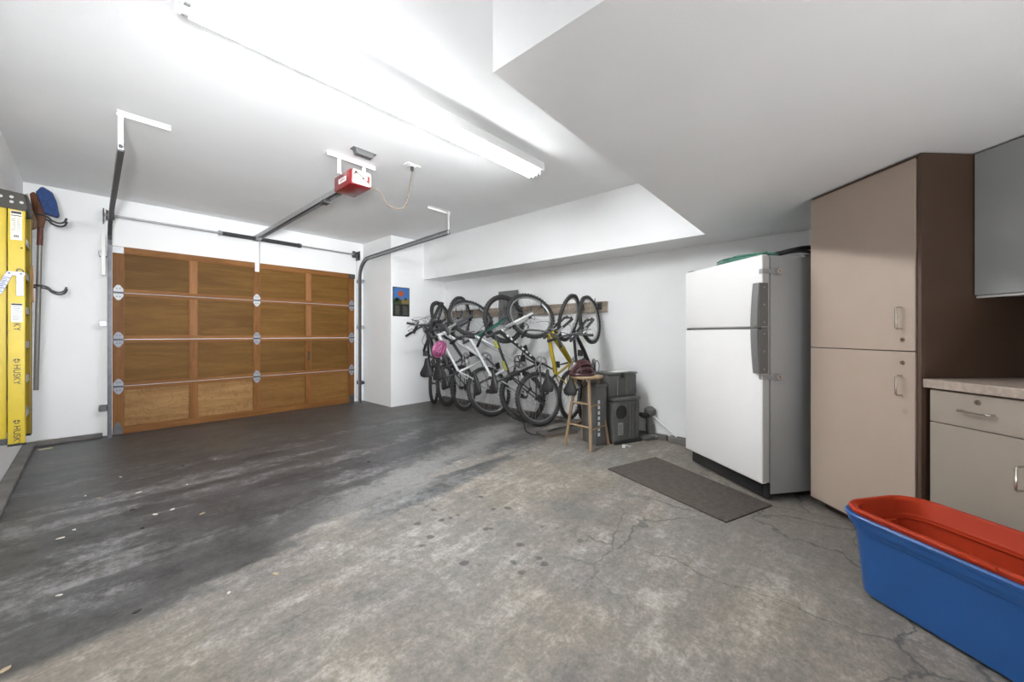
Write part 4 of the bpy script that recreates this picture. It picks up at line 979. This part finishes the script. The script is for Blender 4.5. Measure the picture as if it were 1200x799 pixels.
k_ = obj('kick_plate', MB().box(0.02, W - .004, 0.055, 0.075, 0.012, 0.118), M_CASED, t, 0.003)
for k in range(6): obj('slat', MB().box(0.42, W - .05, 0.048, 0.056, 0.026 + k * .014, 0.034 + k * .014), M_BLACK, k_)
for x in (0.05, W - .06): obj('foot', MB().cyl((x, 0.10, 0.0), (x, 0.10, 0.05), 0.02, n=10), M_BLACK, t)
for x in (0.05, W - .06): obj('foot', MB().cyl((x, 0.64, 0.0), (x, 0.64, 0.05), 0.02, n=10), M_BLACK, t)
# things on the fridge
FM = Matrix.Translation((3.538, 1.09, 0)) @ Matrix.Rotation(FRZ, 4, 'Z')
t = thing('green_bag', 'folded green cloth bag lying flat on top of the fridge', 'bag', M=FM @ Matrix.Translation((0.50, 0.12, 1.68)))
rings = []
for k in range(9):
    u = k / 8; x = -0.19 + .46 * u
    rings.append([(x, y * (0.6 + .4 * math.sin(math.pi * min(u + .15, 1))), max(0.002, 1.6 * z * (0.35 + 0.9 * math.sin(math.pi * u) ** .6) + .004 * math.sin(7 * u + 9 * y))) for y, z in ((-.09, .002), (-.10, .012), (-.04, .028), (.03, .022), (.10, .03), (.12, .012), (.11, .002))])
obj('cloth', MB().loft(rings), mat('green_cloth', (0.10, 0.26, 0.20), 0.75, var=0.3, vscale=15), t, smooth=True)
obj('cloth_fold', MB().tube(catmull([(-.16, -.07, .03), (-.05, -.10, .034), (.10, -.07, .036), (.26, -.02, .03)], 5), 0.009, 8, flat=0.6), mat('green_cloth', (0.10, 0.26, 0.20)), t, smooth=True)
t = thing('hose_coil', 'black ribbed hose arched over a clutter of parts on the fridge back', 'hose', M=FM @ Matrix.Translation((0.75, 0.40, 1.675)))
obj('hose', MB().tube(catmull([(-.10, -.27, .016), (-.02, -.20, .03), (.03, -.10, .055), (.045, -.01, .07), (.04, .10, .065), (.03, .22, .016)], 7), 0.016, 10), M_BLACK, t, smooth=True)
obj('hose', MB().tube(catmull([(-.16, -.30, .012), (-.05, -.22, .022), (.0, -.10, .045), (.02, .02, .05), (.0, .20, .014)], 7), 0.012, 10), mat('hose_grey', (0.10, 0.10, 0.11), 0.5), t, smooth=True)
obj('coupling', MB().cyl((.015, .0, .014), (.03, .08, .02), 0.014, n=12), M_STEEL, t, smooth=True)
obj('coupling', MB().cyl((.02, .12, .02), (.03, .15, .03), 0.02, n=12), M_CHROME, t, smooth=True)

# ------------------------------------------------------------ cabinets (standing at 45 degrees)
M_LAM = mat('beige_laminate', (0.40, 0.315, 0.255), 0.5, var=0.04, vscale=3, bump=0.03, bscale=200)
M_LAMB = mat('beige_laminate_base', (0.30, 0.255, 0.21), 0.5, var=0.04, vscale=3)
M_BRN = mat('dark_brown_panel', (0.085, 0.048, 0.030), 0.55, var=0.1, vscale=4)
M_UP = mat('grey_upper_cabinet', (0.30, 0.305, 0.30), 0.55, var=0.05, vscale=4)
M_NICK = mat('nickel', (0.60, 0.57, 0.52), 0.25, 1.0)
K0 = (3.191, 0.191, 0); KR = R_(-135)
def handle(parent, p0, p1, name='handle'):
    p0 = V(p0); p1 = V(p1); o = V((0, -0.032, 0)); d = (p1 - p0).normalized() * .006
    h_ = obj(name, MB().tube([p0, p0 + o * .8, p0 + o + d, p1 + o - d, p1 + o * .8, p1], 0.0048, 8), M_NICK, parent, smooth=True)
    return h_
def lock(parent, x, y, z):
    l_ = obj('lock', MB().cyl((x, y + .001, z), (x, y - .004, z), 0.0125, 0.011, n=18), M_NICK, parent, smooth=True)
    obj('keyhole', MB().box(x - .002, x + .002, y - .0048, y - .0042, z - .006, z + .006), M_INK, l_)
t = thing('tall_cabinet', 'tall beige two door cabinet with dark brown side standing beside the fridge', 'cabinet', K0, KR)
obj('carcass', MB().box(0.0, 0.642, 0.022, 0.615, 0.09, 2.036), M_BRN, t, 0.001)
obj('plinth', MB().box(0.02, 0.62, 0.085, 0.60, 0.0, 0.09), mat('plinth_brown', (0.05, 0.035, 0.025), 0.7), t)
obj('corner_post', MB().box(0.626, 0.642, 0.004, 0.022, 0.0, 2.036), M_BRN, t, 0.001)
obj('top_filler', MB().box(0.0, 0.626, 0.010, 0.022, 2.024, 2.036), M_BRN, t)
for z0, z1, hz, lz in ((0.063, 1.0475, (0.822, 0.924), 0.990), (1.0525, 2.02, (1.166, 1.277), 1.109)):
    d_ = obj('door', MB().box(0.0, 0.617, 0.0, 0.019, z0, z1), M_LAM, t, 0.0012)
    handle(d_, (0.556, 0, hz[0]), (0.556, 0, hz[1])); lock(d_, 0.562, 0, lz)
    if z0 < 1: obj('scuff_mark', MB().cyl((0.572, -0.0004, 0.74), (0.572, 0.001, 0.74), 0.014, n=18), mat('scuff', (0.33, 0.27, 0.22), 0.6), d_)

for k, x0 in enumerate((0.660, 1.042, 1.424)):
    lab = ('beige base cabinet with one drawer and one door right of the tall cabinet', 'beige base cabinet with one drawer and one door, second from the tall cabinet', 'beige base cabinet with one drawer and one door, farthest from the tall cabinet')[k]
    t = thing('base_cabinet', lab, 'cabinet', K0, KR)
    x1 = x0 + 0.378
    obj('carcass', MB().box(x0, x1, 0.045, 0.60, 0.09, 0.875), M_BRN, t)
    obj('plinth', MB().box(x0, x1, 0.11, 0.58, 0.0, 0.09), mat('plinth_brown', (0.05, 0.035, 0.025)), t)
    dr = obj('drawer', MB().box(x0 + .003, x1 - .001, 0.024, 0.044, 0.716, 0.868), M_LAMB, t, 0.0012)
    xc = (x0 + x1) / 2 - .004
    handle(dr, (xc - .055, 0.024, 0.792), (xc + .055, 0.024, 0.792)); lock(dr, xc, 0.024, 0.836)
    d_ = obj('door', MB().box(x0 + .003, x1 - .001, 0.024, 0.044, 0.10, 0.712), M_LAMB, t, 0.0012)
    handle(d_, (x1 - .052, 0.024, 0.505), (x1 - .052, 0.024, 0.603))
t = thing('worktop', 'beige speckled worktop over the base cabinets', 'worktop', K0, KR)
obj('slab', MB().box(0.648, 1.806, 0.004, 0.612, 0.877, 0.919), mat('worktop_beige', (0.36, 0.29, 0.24), 0.45, var=0.2, vscale=60), t, 0.003)
t = thing('back_panel', 'dark brown panel on the wall between worktop and upper cabinet', 'panel', K0, KR)
obj('board', MB().box(0.646, 1.806, 0.606, 0.6235, 0.9195, 1.325), M_BRN, t, 0.001)
t = thing('upper_cabinet', 'grey upper cabinet hanging under the low ceiling at the right edge', 'cabinet', K0, KR)
obj('carcass', MB().box(0.646, 1.806, 0.298, 0.618, 1.326, 2.036), M_UP, t, 0.001)
for k in range(2): obj('door', MB().box(0.648 + k * .58, 0.648 + k * .58 + .576, 0.278, 0.297, 1.330, 2.030), M_UP, t, 0.0015)
obj('lower_lip', MB().box(0.646, 1.806, 0.290, 0.31, 1.317, 1.327), mat('lip_white', (0.55, 0.54, 0.52), 0.5), t)
lamp_ = obj('light_knob', MB().cyl((0.965, 0.33, 1.300), (0.965, 0.33, 1.326), 0.012, n=12), M_BLACK, t)
# black star shaped valve handle under the upper cabinet
t = thing('valve_handle', 'black star shaped valve handle on the brown panel at the right edge', 'valve', K0, KR)
g = MB(); VX, VZ, VY = 1.0, 1.19, 0.55
star = []
for k in range(20):
    a = 2 * math.pi * k / 20; r = 0.040 + 0.012 * math.cos(5 * a); star.append((VX + r * math.cos(a), VZ + r * math.sin(a)))
obj('knob', MB().prism(star, 0, 0.016, Matrix.Translation((0, VY, 0)) @ FX), M_BLACK, t, 0.003, True)
obj('stem', MB().cyl((VX, VY - .002, VZ), (VX, 0.606, VZ), 0.010, n=10), M_BLACK, t, smooth=True)

# ------------------------------------------------------------ plastic totes
D_ = V((0.593, 0.805, 0)).normalized(); NN = V((-D_.y, D_.x, 0))
BC = D_ * 0.925 + NN * (-2.005)
brot = math.atan2(D_.y, D_.x)
def tote(name, label, m, z0, ztop, L, Wd, tap, rimw, wall=0.006):
    t = thing(name, label, 'tub', (BC.x, BC.y, z0), brot)
    h_ = ztop - z0; n = 7
    def rr_(k, L_, W_, r, z): return [(x, y, z) for x, y in rrect(-L_ / 2, L_ / 2, -W_ / 2, W_ / 2, r, n)]
    def lw(u): return L - tap * (1 - u), Wd - tap * (1 - u)
    rings = []
    for u, ins in ((0.0, 0.05), (0.012, 0.02), (0.05, 0.0), (0.4, 0.0), (0.80, 0.0), (0.804, -0.008), (0.865, -0.009), (0.869, -0.018), (0.944, -0.019)):
        a, b = lw(u); rings.append(rr_(0, a - 2 * ins, b - 2 * ins, max(0.05, 0.085 - ins * .5 + 0.03 * u), u * h_))
    a, b = lw(1.0)
    rings.append(rr_(0, a + 2 * rimw, b + 2 * rimw, 0.10 + rimw, h_ * .953)); rings.append(rr_(0, a + 2 * rimw + .004, b + 2 * rimw + .004, 0.102 + rimw, h_ - .006))
    rings.append(rr_(0, a + 2 * rimw - .006, b + 2 * rimw - .006, 0.10 + rimw, h_)); rings.append(rr_(0, a + .012, b + .004, 0.10, h_))
    for u, ins in ((0.955, 0.004), (0.80, 0.006), (0.78, 0.012), (0.40, 0.012), (0.06, 0.012), (0.035, 0.04), (0.03, 0.10)):
        aa, bb = lw(u); rings.append(rr_(0, aa - 2 * ins, bb - 2 * ins, max(0.045, 0.08 + .03 * u - ins * .5), u * h_ + .003))
    obj('body', MB().loft(rings), m, t, smooth=True)
    return t, h_
M_TB = mat('tote_blue', (0.018, 0.085, 0.27), 0.38, var=0.06, vscale=4, bump=0.03, bscale=80, spec=0.35)
M_TR = mat('tote_red', (0.38, 0.035, 0.010), 0.55, var=0.05, vscale=4, bump=0.03, bscale=80, spec=0.15)
tb_, hb_ = tote('blue_tub', 'large blue plastic tub on the floor before the base cabinets, outside the red one', M_TB, 0.0, 0.358, 0.885, 0.402, 0.065, 0.022)
tr_, hr_ = tote('red_tub', 'large red plastic tub nested inside the blue tub', M_TR, 0.040, 0.380, 0.870, 0.387, 0.085, 0.020)
obj('end_grip', MB().box(hr_ and 0.385, 0.400, -0.055, 0.055, 0.235, 0.262), M_TR, tr_, 0.005, True)
obj('end_grip', MB().box(-0.397, -0.385, -0.055, 0.055, 0.235, 0.262), M_TR, tr_, 0.005, True)
obj('step_ridge', MB().tube([(x, y, 0.255) for x, y in rrect(-0.408, 0.408, -0.166, 0.166, 0.085, 6)], 0.0035, 6, closed=True), M_TR, tr_, smooth=True)
for s_ in (1, -1): obj('rim_notch', MB().box(-0.05, 0.05, s_ * .212 - .008, s_ * .212 + .008, hr_ - .012, hr_ + .003), M_TR, tr_, 0.003, True)

# ------------------------------------------------------------ litter on the floor
M_SCR = mat('scrap_pale', (0.62, 0.60, 0.52), 0.8)
M_LEAF = mat('scrap_leaf', (0.42, 0.33, 0.22), 0.8)
M_SCD = mat('scrap_dark', (0.05, 0.045, 0.04), 0.8)
def scrap_mesh(m, seed):
    rr = random.Random(seed); n = 7; pl = []
    for k in range(n):
        a = 2 * math.pi * k / n; r = rr.uniform(0.55, 1.0); pl.append((r * math.cos(a) * 0.016, r * math.sin(a) * 0.009))
    return MB().prism(pl, 0.0, 0.003).mesh('floor_scrap', m)
SM = {'p': [scrap_mesh(M_SCR, s_) for s_ in range(3)], 'l': [scrap_mesh(M_LEAF, s_ + 9) for s_ in range(2)], 'd': [scrap_mesh(M_SCD, s_ + 5) for s_ in range(2)]}
SCRAPS = [(70, 631, 'p', 1.3, 'pale paper scrap nearest the left kerb, the larger of two close together'),
    (87, 621, 'p', 1.0, 'small pale scrap just beyond the larger one near the left kerb'),
    (163, 577, 'p', 1.4, 'largest white scrap in the middle of the dark floor area'),
    (141, 559, 'p', 1.0, 'white scrap on the dark floor below the left edge of the garage door'),
    (202, 597, 'p', 1.2, 'pale scrap beside the tan leaf on the whitish worn patch'),
    (182, 603, 'p', 1.0, 'pale scrap left of its neighbour on the whitish worn patch'),
    (237, 602, 'l', 1.4, 'tan leaf scrap at the right end of the whitish worn patch'),
    (69, 698, 'p', 1.0, 'lone pale scrap on the dark floor near the front edge of the stain'),
    (219, 568, 'p', 1.0, 'pale scrap on the dark floor before the second door panel'),
    (115, 584, 'l', 1.0, 'tan leaf scrap left of the largest white scrap'),
    (100, 581, 'p', 0.7, 'tiny pale speck left of the tan leaf scrap on the dark floor'),
    (252, 538, 'l', 1.0, 'tan leaf scrap closest to the wooden garage door'),
    (215, 546, 'd', 1.2, 'dark crumb on the floor closest to the garage door'),
    (156, 597, 'd', 1.2, 'dark crumb on the floor above the whitish worn patch'),
    (167, 619, 'd', 1.0, 'dark crumb on the floor at the lower side of the whitish worn patch'),
    (160, 717, 'd', 1.2, 'dark crumb lying on the front edge of the dark stain'),
    (323, 673, 'l', 1.4, 'large tan leaf scrap in the middle of the floor at the stain edge'),
    (5, 786, 'l', 1.5, 'tan leaf scrap at the lower left corner of the photo'),
    (432, 541, 'd', 1.0, 'lone dark crumb on the floor before the bicycles'),
    (268, 695, 'p', 0.8, 'small pale scrap lower left of the large tan leaf scrap')]
for i, (px, py, c, s_, lab) in enumerate(SCRAPS):
    ms = SM[c]; o_ = link('floor_scrap', ms[i % len(ms)]); p_ = at(px, py)
    o_.location = (p_.x, p_.y, 0.0005); o_.scale = (s_, s_, 1); o_.rotation_euler = (0, 0, i * 1.7)
    tag(o_, lab, 'scrap', 'litter scattered on the floor')
